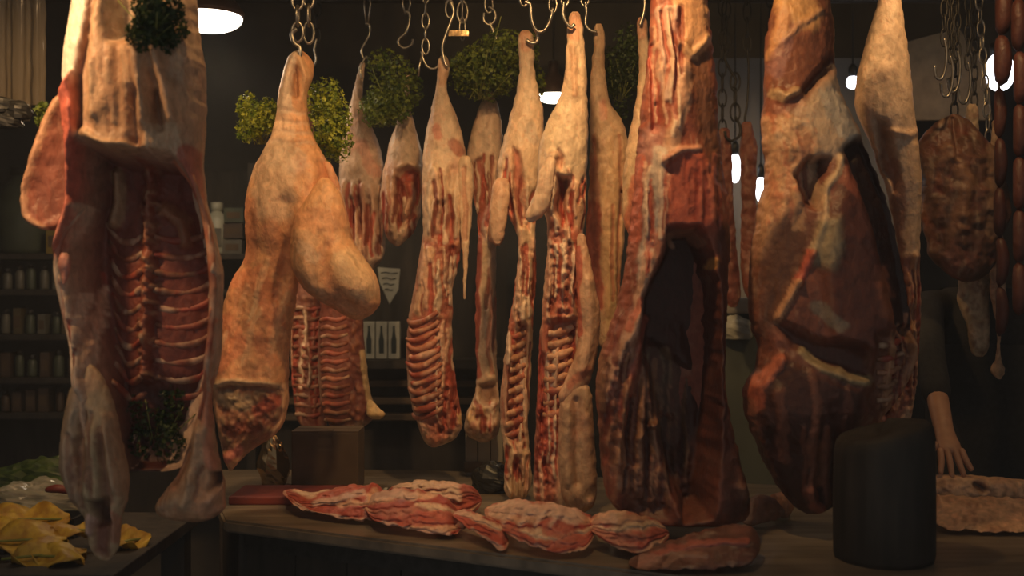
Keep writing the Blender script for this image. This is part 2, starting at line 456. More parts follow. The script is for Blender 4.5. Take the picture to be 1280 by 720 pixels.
def on_body(fl, name, parent, pts, rad, colr, off=0.0, n=14, seg=8, taper=0.7, smooth_y=True):
    """a tube-like part (rib, tendon, bone) lying on a body along frame pixels"""
    q = spline([(x, y, 0) for x, y in pts], n)
    w = [fl.hit(p.x, p.y, off) for p in q]
    if smooth_y:
        ys = np.array([p.y for p in w])
        for _ in range(3): ys[1:-1] = (ys[:-2] + ys[1:-1] * 2 + ys[2:]) / 4
        for p, y in zip(w, ys): p.y = y
    t = np.linspace(0, 1, n)
    rr = rad * (taper + (1 - taper) * np.sin(t * math.pi) ** 0.6) * (1 + 0.15 * np.sin(t * 9 + px_seed(pts)))
    V, Fc = tube_geo(w, rr, seg)
    g = np.repeat(fbm(np.arange(n) * .45 + px_seed(pts) * 3, np.zeros(n) + px_seed(pts), 0.5, 5, 2), seg)
    cc = np.array(colr)[None, :] * (1 + 0.18 * rng.normal(0, 0.5, (len(V), 1)).clip(-1, 1)) * rng.uniform(.7, 1.25)
    m = np.clip(g * 2.5, 0, .85)[:, None]; cc = cc * (1 - m) + np.array((0.34, 0.06, 0.04)) * m
    m = np.clip(-g * 2.2 - .2, 0, .45)[:, None]; cc = cc * (1 - m) + np.array((0.76, 0.56, 0.40)) * m
    return mesh_obj(name, [tuple(v) for v in V], Fc, MEAT, parent, True, np.clip(cc, 0, 1))

def px_seed(pts): return (pts[0][0] * 7.3 + pts[0][1] * 3.1) % 6.28

def root_for(name, Y, px, py, label, cat, group=None): return empty(name, P(px, py, Y), label, cat, group)

# ------------------------------------------------------------------ the setting
def struct(name, x0, x1, y0, y1, z0, z1, mat):
    return tag(box(name, x0, x1, y0, y1, z0, z1, mat), kind='structure')
struct('floor', -2.6, 2.7, 1.2, 4.9, -0.05, 0.0, FLOOR)
struct('wall_back', -2.6, 2.7, 4.8, 4.9, 0.0, 2.9, WALL)
struct('wall_left', -2.7, -2.6, 1.2, 4.9, 0.0, 2.9, WALL)
struct('wall_right', 2.7, 2.8, 1.2, 4.9, 0.0, 2.9, WALL)
ce = tag(empty('ceiling', (0, 3, 2.9)), kind='structure')
for k in range(18):                                     # boards with open joints
    y0 = 1.2 + k * 0.205
    box('plank', -2.6, 2.7, y0, y0 + 0.195, 2.9 + 0.004 * (k % 3), 2.93 + 0.004 * (k % 3), CEIL, ce)
box('ceiling_deck', -2.6, 2.7, 1.2, 4.9, 2.93, 2.97, WALL, ce)
for k, y in enumerate((3.75, 4.45)):
    tag(box('trim_%d' % (k + 1), -2.6, 2.7, y, y + 0.1, 2.74, 2.9, CEIL), kind='structure')

# rails that carry the hooks, fixed in both side walls
RZ = 2.5
def rail(y, label):
    t = empty('hanging_rail', (0, y, RZ), label, 'rail', 'hanging rails')
    tube('bar', [(-2.6, y, RZ), (0.05, y, RZ), (2.7, y, RZ)], 0.014, DARKMETAL, t, 10)
    for x in (-1.7, -0.25, 1.5):
        tube('bracket', [(x, y, RZ), (x, y, 2.92)], 0.008, DARKMETAL, t, 6)
RAILS = [2.3, 2.52, 2.78, 2.95, 3.1, 3.3, 3.5, 3.8]
for y, w in zip(RAILS, ('front steel rail above the opened lamb', 'second steel rail above the large red side', 'third steel rail from the front of the stall',
                        'steel rail above the pale pork half', 'fifth steel rail from the front above the lambs', 'sixth steel rail from the front above the lambs',
                        'seventh steel rail from the front of the stall', 'rearmost steel rail near the back shelves')):
    rail(y, w)

# ------------------------------------------------------------------ lamps
def pendant(i, label):
    x, y, z, r, pw, colr = LAMPS[i]
    t = empty('pendant_lamp', (x, y, z), label, 'lamp', 'pendant lamps')
    prof = [(r * math.sin(a), -r * 0.42 * math.cos(a)) for a in np.linspace(0.02, math.pi / 2, 8)]
    lathe('diffuser', prof + [(r * 0.9, 0.012)], (x, y, z), LAMPW, t, 32)
    lathe('lamp_shade', [(r * 1.04, 0.0), (r * 1.06, 0.012), (r * 0.8, 0.05), (r * 0.35, 0.075), (0.02, 0.09), (0.018, 0.12)], (x, y, z + 0.004), SHADE, t, 32)
    tube('cord', [(x, y, z + 0.11), (x, y, 2.91)], 0.004, BLACKPL, t, 6)
    ld = bpy.data.lights.new('lamp_glow', 'SPOT'); ld.energy = pw; ld.color = colr; ld.shadow_soft_size = r * 0.6
    ld.spot_size = math.radians(172); ld.spot_blend = 0.35
    lo = bpy.data.objects.new('lamp_glow', ld); COL.objects.link(lo); lo.parent = t; lo.location = (0, 0, -r * 0.42 - r * 0.62)
pendant(0, 'bright white pendant lamp beside the opened lamb, above the pork half')
pendant(1, 'small white pendant lamp glowing far back between two pale lamb legs')

def reflector(i, label):
    p, aim, pw, cone, colr = SPOTS[i]
    p = Vector(p); d = (Vector(aim) - p).normalized(); q = d.to_track_quat('-Z', 'Y')
    t = empty('reflector_lamp', p, label, 'lamp', 'reflector lamps above the stall')
    prof = [(0.02, 0.09), (0.03, 0.088), (0.045, 0.05), (0.066, 0.0), (0.07, -0.04), (0.066, -0.04), (0.06, 0.0), (0.04, 0.045)]
    V, Fc = lathe_geo(prof, (0, 0, 0), 24); mesh_obj('reflector_shade', [tuple(p + q @ Vector(v)) for v in V], Fc, SHADE, t)
    V, Fc = lathe_geo([(0.004, -0.012), (0.03, 0.0), (0.036, 0.02), (0.02, 0.05)], (0, 0, 0), 16); mesh_obj('bulb', [tuple(p + q @ Vector(v)) for v in V], Fc, LAMPW, t)
    tube('arm', [p + q @ Vector((0, 0, 0.085)), p + Vector((0, -.05, .16)), (p.x, p.y - .02, 2.91)], 0.006, BLACKPL, t, 6)
    ld = bpy.data.lights.new('lamp_glow', 'SPOT'); ld.energy = pw; ld.color = colr; ld.shadow_soft_size = 0.04
    ld.spot_size = math.radians(cone); ld.spot_blend = 1.0
    lo = bpy.data.objects.new('lamp_glow', ld); COL.objects.link(lo); lo.parent = t; lo.location = d * 0.06; lo.rotation_mode = 'QUATERNION'; lo.rotation_quaternion = q
reflector(0, 'reflector lamp over the middle front of the stall aimed at the lambs')
reflector(1, 'reflector lamp at far left aimed at the opened lamb')
reflector(2, 'reflector lamp left of the middle aimed at the pork half')
reflector(3, 'small added reflector lamp at the right aimed at the tapered pale leg')
if LIFT_HAZE:  # thin scattering volume added only to lift the dark tones
    hm = bpy.data.materials.new('lift_haze_volume'); hm.use_nodes = True; nt = hm.node_tree
    nt.nodes.remove(nt.nodes['Principled BSDF']); vs_ = nt.nodes.new('ShaderNodeVolumeScatter'); vs_.inputs['Density'].default_value = LIFT_HAZE
    vs_.inputs['Color'].default_value = (1, 1, 1, 1); nt.links.new(vs_.outputs[0], nt.nodes['Material Output'].inputs['Volume'])
    hz_ = box('lift_haze', -2.59, 2.69, -0.3, 4.79, 0.01, 2.73, hm); tag(hz_, kind='structure')

def bulb(px, py, Y, r, h, label, top=2.9):
    t = empty('hanging_bulb', P(px, py, Y), label, 'bulb', 'cold white bulbs')
    c = P(px, py, Y)
    prof = [(max(0.002, r * math.sin(a) ** 0.7), -h * math.cos(a)) for a in np.linspace(0.05, math.pi - 0.05, 12)]
    lathe('bulb_glass', prof, c, TUBEW, t, 16)
    lathe('socket', [(r * 0.7, h * 0.9), (r * 0.75, h + 0.03), (0.006, h + 0.045)], c, BLACKPL, t, 12)
    tube('cord', [(c.x, c.y, c.z + h + 0.04), (c.x, c.y, top)], 0.003, BLACKPL, t, 6)
bulb(919, 210, 4.0, 0.018, 0.052, 'long cold white bulb in a gap between dark hanging cuts')
bulb(951, 237, 4.0, 0.017, 0.046, 'second long cold white bulb, beside the pale edge of the beef side')
bulb(1066, 103, 4.0, 0.022, 0.022, 'small round bulb mostly hidden by the tapered pale leg')
bulb(1250, 90, 3.6, 0.043, 0.06, 'round cold white bulb behind the dark sausages')

# ------------------------------------------------------------------ counter
CT = 0.95
def poly_prism(bm, pts, z0, z1):
    b = [bm.verts.new((x, y, z0)) for x, y in pts]; t = [bm.verts.new((x, y, z1)) for x, y in pts]
    n = len(pts)
    bm.faces.new(t); bm.faces.new(b[::-1])
    for i in range(n): bm.faces.new((b[i], b[(i + 1) % n], t[(i + 1) % n], t[i]))
outline = [(-0.707, 2.75), (1.10, 1.815), (1.85, 1.9), (1.85, 2.98), (-0.3, 3.52), (-0.98, 3.52)]
cn = empty('counter', (0.4, 2.6, 0), 'long worn counter with a dull metal top and dark front', 'counter')
bm = bmesh.new(); poly_prism(bm, outline, CT - 0.03, CT)
bmesh.ops.bevel(bm, geom=[e for e in bm.edges], offset=0.006, segments=2, affect='EDGES')
bm_obj('worktop', bm, TOP, cn)
fd = Vector((1.807, -0.935, 0)).normalized(); fn = Vector((fd.y, -fd.x, 0)) * -1.0
if fn.y < 0: fn = -fn
A0 = Vector((-0.707, 2.75, 0)) + fn * 0.05 + fd * 0.03
for k in range(13):                                     # front boards
    a = A0 + fd * (0.152 * k); b = a + fd * 0.147
    bm = bmesh.new(); q = [(a.x, a.y), (b.x, b.y), ((b + fn * .02).x, (b + fn * .02).y), ((a + fn * .02).x, (a + fn * .02).y)]
    poly_prism(bm, q, 0.06, CT - 0.03); bm_obj('front_board', bm, DARKWOOD, cn)
a = A0; b = Vector((-0.9, 3.45, 0)); dd = (b - a).normalized() * 0.0
bm = bmesh.new(); poly_prism(bm, [(a.x, a.y + .02), (a.x + .02, a.y + .02), (b.x + .02, b.y), (b.x, b.y)], 0.06, CT - 0.03); bm_obj('end_panel', bm, DARKWOOD, cn)
for x, y in ((-0.66, 2.86), (1.0, 2.0), (1.78, 2.0), (1.78, 2.9), (-0.85, 3.4), (-0.25, 3.42)):
    box('leg', x - .03, x + .03, y - .03, y + .03, 0, CT - 0.03, DARKWOOD, cn)
bm = bmesh.new(); a = A0 - fn * 0.012; b = a + fd * 1.98
poly_prism(bm, [(a.x, a.y), (b.x, b.y), (b.x + fn.x * .03, b.y + fn.y * .03), (a.x + fn.x * .03, a.y + fn.y * .03)], CT - 0.075, CT - 0.03)
bm_obj('edge_rail', bm, DARKMETAL, cn)

# left stall table
lt = empty('side_table', (-1.2, 2.75, 0), 'low dark table at the left heaped with yellow leaves and plastic', 'table')
box('table_top', -1.75, -0.82, 2.30, 2.95, 0.90, 0.93, DARKWOOD, lt, 0.004)
for x in (-1.7, -0.87):
    for y in (2.35, 2.9): box('leg', x - .03, x + .03, y - .03, y + .03, 0, 0.90, DARKWOOD, lt)
box('apron_board', -1.73, -0.84, 2.32, 2.34, 0.77, 0.90, DARKWOOD, lt)
# ------------------------------------------------------------------ hanging carcasses
# 1  opened lamb at the left -----------------------------------------------------------
r1 = root_for('lamb_carcass', 2.3, 178, 690, 'whole opened lamb carcass with dark ribbed belly hanging in front', 'carcass')
f1 = Flesh(2.3, [(-26, 106, 240), (0, 98, 243), (40, 92, 247), (100, 85, 255), (150, 88, 255), (200, 93, 252), (250, 92, 256), (300, 82, 269), (325, 77, 274), (345, 80, 277),
                 (400, 90, 276), (450, 98, 273), (490, 97, 262), (530, 100, 250), (565, 112, 238), (590, 130, 225)],
           SKINP, tf=0.75, tmax=0.11, tb=0.9, nf=84, nb=20, step=1.9, seed=1, blot=0.2)
# white outer thigh, inner thighs, pelvis and hanging folds
f1.poly([(90, -30), (135, -30), (133, 20), (126, 60), (118, 95), (104, 128), (80, 135), (84, 80)], 8, 0.012, (0.92, 0.84, 0.72), 0.95)
f1.rc([(134, 10), (130, 60), (118, 105), (119, 165)], 5, -0.018, (0.2, 0.08, 0.05), 0.8)
f1.rc([(147, -20), (142, 60), (141, 150)], 12, 0.018, (0.56, 0.34, 0.19), 0.6)
f1.poly([(154, -30), (224, -30), (220, 62), (160, 62)], 10, -0.04, TAN, 0.8)
f1.rc([(238, 10), (245, 100), (248, 200)], 12, 0.02, (0.58, 0.37, 0.22), 0.5)
f1.poly([(158, 66), (222, 62), (238, 165), (230, 192), (150, 196), (128, 180), (150, 130)], 12, 0.012, (0.52, 0.29, 0.15), 0.8)
f1.rc([(172, 70), (170, 165)], 7, -0.008, (0.42, 0.22, 0.11), 0.6)
f1.rc([(194, 78), (200, 125), (202, 160)], 8, 0.028, (0.62, 0.38, 0.23), 0.8).rc([(214, 75), (227, 122), (233, 156)], 7, 0.026, (0.62, 0.38, 0.23), 0.8)
f1.rc([(187, 125), (188, 185)], 7, -0.024, (0.22, 0.09, 0.05), 0.75).rc([(212, 125), (218, 168)], 4, -0.02, (0.26, 0.11, 0.06), 0.7)  # pockets beside the folds painted brown for their shadow
f1.rc([(125, 172), (150, 188), (183, 190)], 6, 0.012, (0.56, 0.36, 0.2), 0.6)
f1.strands(136, 236, 60, 185, 16, 3, ((0.6, 0.4, 0.25), (0.36, 0.17, 0.09), (0.56, 0.34, 0.2), (0.42, 0.2, 0.11)), 2.4, 0.004, 0.05, 0.55)
for k in range(7):
    f1.rc([(205 + 5 * k, 165), (203 + 7 * k, 205)], 2.4, 0.006, (0.68, 0.5, 0.33), 0.5)
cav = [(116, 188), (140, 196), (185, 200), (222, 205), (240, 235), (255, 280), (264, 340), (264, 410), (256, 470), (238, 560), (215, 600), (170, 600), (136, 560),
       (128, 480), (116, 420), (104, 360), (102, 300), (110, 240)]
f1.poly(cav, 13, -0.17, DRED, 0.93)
f1.poly([(140, 480), (245, 480), (225, 600), (150, 600)], 20, -0.01, DARK, 0.8)  # deep end of the hollow painted darker, standing for its shade
f1.rc([(177, 205), (175, 330), (170, 470)], 7, 0.03, (0.3, 0.1, 0.06), 0.8)
f1.rough([(166, 205), (188, 205), (186, 480), (160, 480)], 6, 0.02, 7, TAN, 0.6)
f1.rc([(133, 215), (134, 250), (128, 275)], 9, 0.03, TAN, 0.8).rc([(195, 260), (215, 275), (222, 300)], 9, 0.02, (0.35, 0.17, 0.09), 0.7)
f1.poly([(112, 98), (116, 160), (110, 230), (98, 300), (80, 325), (82, 240), (85, 132)], 4, 0.03, (0.66, 0.17, 0.12), 0.97)
f1.rc([(105, 262), (88, 318), (92, 370), (102, 430), (112, 480)], 6, 0.018, (0.7, 0.5, 0.36), 0.9)
f1.c([(84, 350), (96, 430), (98, 470)], 6, (0.5, 0.14, 0.1), 0.8)
f1.rc([(222, 208), (245, 250), (263, 320), (270, 400), (265, 470), (252, 520)], 5, 0.035, (0.68, 0.24, 0.13), 0.9)  # red edge, colour raised to stand for rim light
f1.c([(236, 205), (250, 235), (262, 300)], 5, (0.66, 0.36, 0.24), 0.6)
f1.c([(244, 195), (254, 240)], 10, (0.52, 0.13, 0.09), 0.8)
f1.c([(98, 195), (92, 270), (84, 318)], 10, (0.6, 0.17, 0.12), 0.85)
f1.strands(100, 118, 330, 470, 8, 4)
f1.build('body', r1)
for k in range(10):
    y = 292 + 22.5 * k
    on_body(f1, 'rib', r1, [(118 + 1.5 * k, y - 16), (134 + k, y + 6), (152, y + 9), (167, y)], 0.0085, (0.26, 0.11, 0.065), -0.005)
    on_body(f1, 'rib', r1, [(182, y + 2), (205, y + 7), (232, y + 4), (254 - max(0, k - 5) * 3, y - 8)], 0.0085, (0.25, 0.10, 0.06), -0.005)
on_body(f1, 'cut_edge', r1, [(248, 222), (260, 280), (270, 340), (271, 410), (265, 470), (256, 525)], 0.008, (0.74, 0.30, 0.16), -0.003, 30, 8, .5)  # tube added along the red edge, brightened in colour as its rim light
on_body(f1, 'cut_edge', r1, [(107, 262), (90, 322), (92, 380), (101, 440), (112, 495)], 0.0075, (0.74, 0.54, 0.38), -0.003, 26, 8, .5)
fl = Flesh(2.36, [(118, 70, 92), (140, 58, 92), (170, 47, 93), (200, 38, 94), (230, 30, 95), (255, 27, 95), (275, 32, 92), (288, 48, 80)], (0.34, 0.13, 0.085), tf=0.5, nf=36, seed=2)
fl.rc([(82, 120), (62, 150), (46, 195), (32, 245), (36, 272), (58, 290)], 7, 0.012, (0.62, 0.36, 0.22), 0.85)  # light on the left rim is painted in, the inside kept dark
fl.poly([(80, 150), (92, 150), (94, 280), (60, 275), (45, 240)], 14, -0.02, (0.26, 0.09, 0.06), 0.9)
fl.build('flank_flap', r1)
kn = Flesh(2.2, [(316, 74, 86), (330, 73, 88), (342, 76, 86), (355, 78, 82)], (0.7, 0.3, 0.22), tf=0.9, nf=16, nb=8, step=1.5, seed=4, edge=.6, lo=.002); kn.build('fat_nub', r1)
fa = Flesh(2.27, [(455, 100, 118), (480, 92, 132), (510, 84, 142), (540, 79, 148), (575, 77, 156), (600, 82, 160), (625, 92, 158), (645, 106, 152), (665, 110, 150), (685, 114, 148), (700, 122, 140)],
           (0.52, 0.37, 0.22), tf=0.8, nf=44, seed=5, blot=0.25)
fa.rc([(105, 480), (92, 560), (100, 620)], 8, 0.012, (0.5, 0.36, 0.26), 0.6).r([(110, 520), (112, 600)], 6, -0.014)
fa.rc([(130, 540), (122, 590), (128, 625)], 12, 0.016, (0.45, 0.34, 0.2), 0.7).rc([(140, 520), (150, 570), (156, 610)], 6, 0.014, (0.5, 0.3, 0.18), 0.7)
fa.poly([(122, 622), (140, 618), (142, 650), (128, 655)], 5, -0.03, DARK, 0.9)
fa.rc([(118, 645), (115, 660)], 6, 0.016, (0.7, 0.45, 0.36), 0.9).rc([(144, 640), (148, 670)], 6, 0.012, (0.55, 0.26, 0.17), 0.8)
fa.poly([(122, 650), (142, 652), (138, 700), (120, 690)], 6, -0.012, DRED, 0.8)
fa.strands(84, 154, 500, 640, 12, 5, ((0.56, 0.42, 0.3), (0.3, 0.14, 0.09), (0.5, 0.34, 0.22), (0.26, 0.12, 0.07)), 3, 0.006, 0.1, 0.6)
fa.build('foreleg', r1)
fb = Flesh(2.3, [(440, 262, 271), (470, 258, 269), (500, 252, 266), (530, 244, 268), (560, 234, 272), (590, 224, 277), (615, 206, 281), (632, 196, 281), (645, 205, 272), (652, 225, 262)],
           (0.54, 0.29, 0.16), tf=0.7, nf=40, seed=6)
fb.rc([(262, 460), (259, 520), (268, 580)], 6, 0.012, (0.58, 0.22, 0.13), 0.8).rc([(252, 540), (248, 590), (240, 625)], 10, 0.012, (0.42, 0.27, 0.17), 0.8)
fb.rc([(238, 560), (222, 600)], 6, -0.014, BROWN, 0.7).poly([(268, 590), (278, 590), (276, 610), (268, 608)], 4, -0.03, DARK, 0.9)
fb.rc([(270, 622), (276, 616)], 7, 0.016, (0.62, 0.35, 0.22), 0.8).rc([(205, 628), (225, 618)], 8, 0.01, TAN, 0.7)
fb.strands(212, 270, 520, 635, 10, 6, ((0.56, 0.38, 0.24), (0.34, 0.13, 0.07), (0.5, 0.3, 0.18), (0.24, 0.09, 0.05)), 3, 0.006, -0.15, 0.6)
fb.build('foreleg', r1)

# 2  pork half -------------------------------------------------------------------------
r2 = root_for('pork_half', 2.9, 320, 588, 'pale orange pork half with a swollen fatty lobe hanging from a chain', 'carcass')
f2 = Flesh(2.9, [(64, 366, 382), (75, 360, 390), (95, 353, 391), (120, 348, 384), (150, 345, 385), (170, 339, 392), (190, 329, 402), (210, 319, 412), (235, 312, 422), (265, 308, 430),
                 (290, 308, 420), (310, 309, 400), (330, 303, 384), (350, 291, 374), (380, 281, 369), (405, 275, 364), (440, 270, 361), (480, 266, 360), (515, 270, 358), (545, 275, 342),
                 (565, 279, 312), (580, 282, 297), (588, 285, 292)], (0.68, 0.34, 0.165), tf=0.8, tmax=0.105, nf=76, nb=20, step=1.9, seed=12, blot=0.4, fib=0.25)
f2.rc([(370, 70), (362, 100), (357, 140)], 7, 0.012, PALE, 0.7).rc([(378, 75), (387, 100), (384, 125)], 5, 0.012, (0.66, 0.4, 0.22), 0.6)
f2.r([(372, 90), (371, 120)], 4, -0.018).c([(372, 95), (371, 125)], 4, BROWN, 0.5)
for y in (138, 152, 165, 178): f2.rc([(345, y), (372, y + 5), (390, y + 2)], 3, -0.004, (0.5, 0.34, 0.24), 0.45)
f2.c([(345, 190), (375, 205)], 16, GREY, 0.35).c([(340, 160), (350, 250)], 30, (0.74, 0.54, 0.38), 0.6)
f2.poly([(402, 205), (425, 210), (440, 320), (415, 300), (404, 250)], 6, -0.012, (0.55, 0.2, 0.1), 0.7)
f2.c([(318, 260), (316, 320)], 12, (0.6, 0.22, 0.12), 0.6).c([(345, 290), (360, 330)], 14, (0.6, 0.25, 0.14), 0.5)
f2.r([(366, 260), (360, 330), (350, 370)], 12, -0.02)
f2.rough([(285, 330), (372, 330), (362, 480), (268, 480)], 15, 0.005, 15, (0.6, 0.22, 0.11), 0.4)
f2.rough([(285, 330), (372, 330), (362, 480), (268, 480)], 15, 0.002, 4, (0.74, 0.5, 0.3), 0.12)
f2.c([(300, 350), (330, 345), (350, 400)], 12, (0.6, 0.2, 0.1), 0.6); f2.c([(290, 400), (310, 430), (280, 460)], 10, (0.58, 0.19, 0.1), 0.6); f2.c([(330, 420), (350, 450)], 8, (0.6, 0.22, 0.12), .5); f2.strands(270, 365, 320, 475, 16, 3, ((0.74, 0.5, 0.3), (0.6, 0.24, 0.12)), 4, .002, -.3, .4)
f2.poly([(276, 482), (300, 474), (358, 478), (356, 520), (342, 548), (300, 572), (280, 560)], 6, -0.018, (0.28, 0.12, 0.07), 0.9)
f2.rc([(272, 480), (300, 474), (340, 476), (360, 482)], 4, 0.012, (0.72, 0.5, 0.3), 0.8).rc([(359, 480), (357, 520), (345, 545)], 4, 0.012, (0.7, 0.4, 0.22), 0.8)
f2.rough([(276, 482), (358, 482), (342, 548), (280, 560)], 6, 0.014, 8, (0.45, 0.3, 0.16), 0.7)
f2.c([(290, 498), (312, 500)], 12, (0.4, 0.32, 0.2), 0.6).c([(330, 510), (346, 500)], 8, (0.45, 0.1, 0.06), 0.8).c([(290, 535), (330, 530)], 9, DRED, 0.7)
f2.rc([(284, 572), (300, 562)], 7, 0.01, (0.62, 0.2, 0.14), 0.9)
f2.build('body', r2)
fl = Flesh(2.82, [(222, 400, 412), (240, 388, 424), (262, 374, 432), (282, 367, 437), (300, 364, 440), (318, 364, 452), (335, 366, 464), (350, 373, 472), (364, 384, 475), (377, 402, 475), (390, 424, 468), (400, 440, 456)],
           (0.72, 0.38, 0.19), tf=0.85, nf=64, nb=18, step=1.6, seed=14, blot=0.4, tmax=0.1, fib=0.15)
fl.c([(375, 275), (420, 275)], 14, (0.7, 0.32, 0.17), 0.6).rc([(412, 310), (416, 345), (430, 372), (455, 390)], 7, -0.007, (0.55, 0.24, 0.12), 0.5)
fl.rc([(385, 300), (384, 340), (400, 370)], 15, 0.012, (0.68, 0.42, 0.26), 0.5).c([(385, 310), (398, 320)], 10, GREY, 0.35)
fl.rc([(440, 330), (460, 360)], 16, 0.012, (0.78, 0.55, 0.33), 0.6)
fl.build('fat_lobe', r2)
fl = Flesh(2.88, [(202, 403, 413), (225, 405, 423), (255, 410, 431), (285, 416, 438), (310, 424, 443), (322, 430, 442)], (0.58, 0.26, 0.13), tf=0.8, nf=20, nb=10, seed=15, fib=1.0); fl.strands(404, 440, 205, 320, 7, 2)
fl.build('flank_strip', r2)

def lamb(name, Y, px, py, label, cat='lamb', group='hanging lamb halves'):
    return root_for(name, Y, px, py, label, cat, group)

# A  lamb half behind the pork lobe ------------------------------------------------------
rA = lamb('lamb_half', 3.45, 430, 542, 'lamb half partly hidden by the pork lobe, its ribs showing below')
fA = Flesh(3.45, [(78, 450, 457), (95, 446, 455), (120, 440, 453), (145, 434, 458), (170, 428, 470), (200, 425, 478), (235, 424, 480), (270, 426, 481), (300, 424, 481), (322, 410, 478),
                 (345, 403, 462), (370, 401, 457), (395, 400, 454), (420, 398, 455), (460, 398, 459), (490, 400, 463), (512, 404, 468), (530, 412, 460), (542, 418, 438)],
           (0.52, 0.36, 0.26), tf=0.8, nf=48, seed=21, blot=0.45)
fA.c([(455, 185), (470, 215)], 8, PINK, 0.5)
for x in (438, 447, 458, 470):
    fA.rc([(x - 4, 235), (x, 280), (x + 2, 325)], 4, 0.01, (0.6, 0.4, 0.28) if x != 458 else (0.4, 0.16, 0.11), 0.6); fA.r([(x + 5, 250), (x + 6, 320)], 3, -0.014)
fA.poly([(395, 350), (460, 350), (470, 520), (400, 545)], 6, -0.006, (0.20, 0.05, 0.035), 0.92)  # lower flesh darkened for the shade of the pork lobe
fA.rough([(436, 395), (462, 395), (470, 530), (436, 540)], 5, 0.014, 6, (0.45, 0.17, 0.09), 0.7)
fA.c([(456, 440), (462, 500), (470, 515)], 4, (0.7, 0.5, 0.26), 0.8)
fA.strands(428, 480, 225, 325, 18, 1)
fA.build('body', rA)
for k in range(13):
    y = 398 + 10.4 * k
    on_body(fA, 'rib', rA, [(402 + 0.4 * k, y + 3), (412, y), (424, y + 2), (436 + 0.5 * k, y - 2)], 0.0085, (0.32, 0.12, 0.07), -0.002, 10, 7)  # ribs coloured darker too, as shaded by the lobe
tl = Flesh(3.38, [(500, 458, 466), (510, 458, 474), (518, 458, 482), (524, 462, 480)], (0.72, 0.48, 0.22), tf=.6, nf=14, nb=8, step=1.5, seed=22, edge=.5, lo=.002); tl.build('tail', rA)

# C  dark rack behind
rC = lamb('lamb_half', 3.62, 382, 540, 'dark lamb half almost hidden behind the pork half')
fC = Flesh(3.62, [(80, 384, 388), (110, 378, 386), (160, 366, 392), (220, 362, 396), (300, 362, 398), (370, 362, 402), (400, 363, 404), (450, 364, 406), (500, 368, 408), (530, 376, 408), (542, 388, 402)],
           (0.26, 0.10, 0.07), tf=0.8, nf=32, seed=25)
fC.rough([(362, 370), (402, 370), (400, 540), (370, 540)], 5, 0.012, 6, (0.4, 0.2, 0.12), 0.6)
fC.strands(364, 404, 370, 540, 12, 3)
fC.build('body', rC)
for k in range(12):
    y = 384 + 12 * k
    on_body(fC, 'rib', rC, [(367 + k * .3, y + 2), (378, y), (392, y + 3), (402, y)], 0.0085, (0.30, 0.13, 0.08), -0.002, 8, 7)

# B  cut leg with a round red opening
rB = root_for('lamb_haunch', 3.4, 500, 308, 'short cut lamb leg with a round red opening hanging under parsley', 'lamb')
fB = Flesh(3.4, [(92, 506, 512), (120, 505, 512), (140, 502, 513), (155, 495, 518), (172, 489, 523), (192, 484, 527), (215, 479, 528), (245, 476, 527), (272, 478, 524), (292, 482, 516), (302, 487, 506), (308, 492, 500)],
           (0.58, 0.40, 0.28), tf=0.85, nf=48, seed=28, blot=0.35)
fB.poly([(498, 214), (512, 208), (524, 216), (526, 240), (518, 270), (505, 285), (495, 270), (494, 235)], 4, -0.035, (0.34, 0.07, 0.045), 0.95)
fB.rc([(496, 222), (506, 209), (520, 209)], 4, 0.012, (0.64, 0.42, 0.28), 0.8).rc([(512, 232), (516, 250), (508, 268)], 5, 0.03, (0.62, 0.33, 0.2), 0.85)
fB.rc([(487, 245), (484, 290)], 4, 0.012, (0.5, 0.15, 0.1), 0.8).rc([(496, 250), (494, 300)], 3.5, 0.01, (0.6, 0.4, 0.26), 0.7)
fB.strands(480, 526, 215, 300, 20, 2)
fB.build('body', rB)

# D
rD = lamb('lamb_half', 3.2, 545, 558, 'lamb half with chunky exposed rib ends, left of the pale narrow strip')
fD = Flesh(3.2, [(70, 549, 560), (85, 547, 562), (110, 545, 558), (130, 541, 564), (150, 536, 572), (172, 532, 578), (195, 529, 583), (215, 528, 587), (245, 528, 588), (265, 528, 586), (285, 529, 580),
                 (310, 526, 577), (340, 521, 571), (365, 517, 566), (385, 513, 566), (410, 510, 565), (440, 508, 566), (470, 509, 569), (500, 513, 574), (520, 519, 577), (538, 525, 576), (550, 530, 566), (559, 536, 548)],
           (0.66, 0.46, 0.31), tf=0.85, nf=56, seed=31, blot=0.3)
fD.c([(570, 183), (576, 192)], 8, RED, 0.7).c([(548, 165), (550, 172)], 6, PINK, 0.8).c([(555, 85), (553, 105)], 6, (0.6, 0.3, 0.16), 0.6)
fD.r([(566, 215), (562, 260), (566, 300)], 5, -0.015).rc([(545, 215), (548, 245), (545, 285)], 6, 0.01, (0.7, 0.48, 0.3), 0.5)
fD.poly([(548, 255), (562, 250), (566, 275), (558, 300), (545, 295)], 5, -0.02, (0.36, 0.1, 0.06), 0.9)
fD.poly([(528, 298), (578, 298), (566, 390), (577, 530), (540, 562), (508, 450), (514, 380)], 8, -0.004, (0.36, 0.08, 0.05), 0.85)
fD.rc([(540, 315), (532, 350), (524, 385)], 7, 0.01, (0.66, 0.42, 0.26), 0.85).rc([(553, 330), (549, 370), (540, 395)], 7, 0.01, (0.5, 0.2, 0.12), 0.8)
fD.rough([(515, 480), (578, 480), (575, 560), (525, 560)], 8, 0.018, 6, (0.55, 0.22, 0.13), 0.8)
fD.rough([(540, 300), (578, 300), (570, 500), (548, 480)], 8, 0.01, 6, (0.55, 0.26, 0.15), 0.7)
fD.c([(573, 490), (578, 525)], 4, (0.72, 0.45, 0.2), 0.8)
fD.strands(532, 586, 215, 310, 14, 3); fD.strands(524, 574, 305, 400, 22, 4); fD.strands(548, 576, 400, 540, 26, 5, w=2)
fD.build('body', rD)
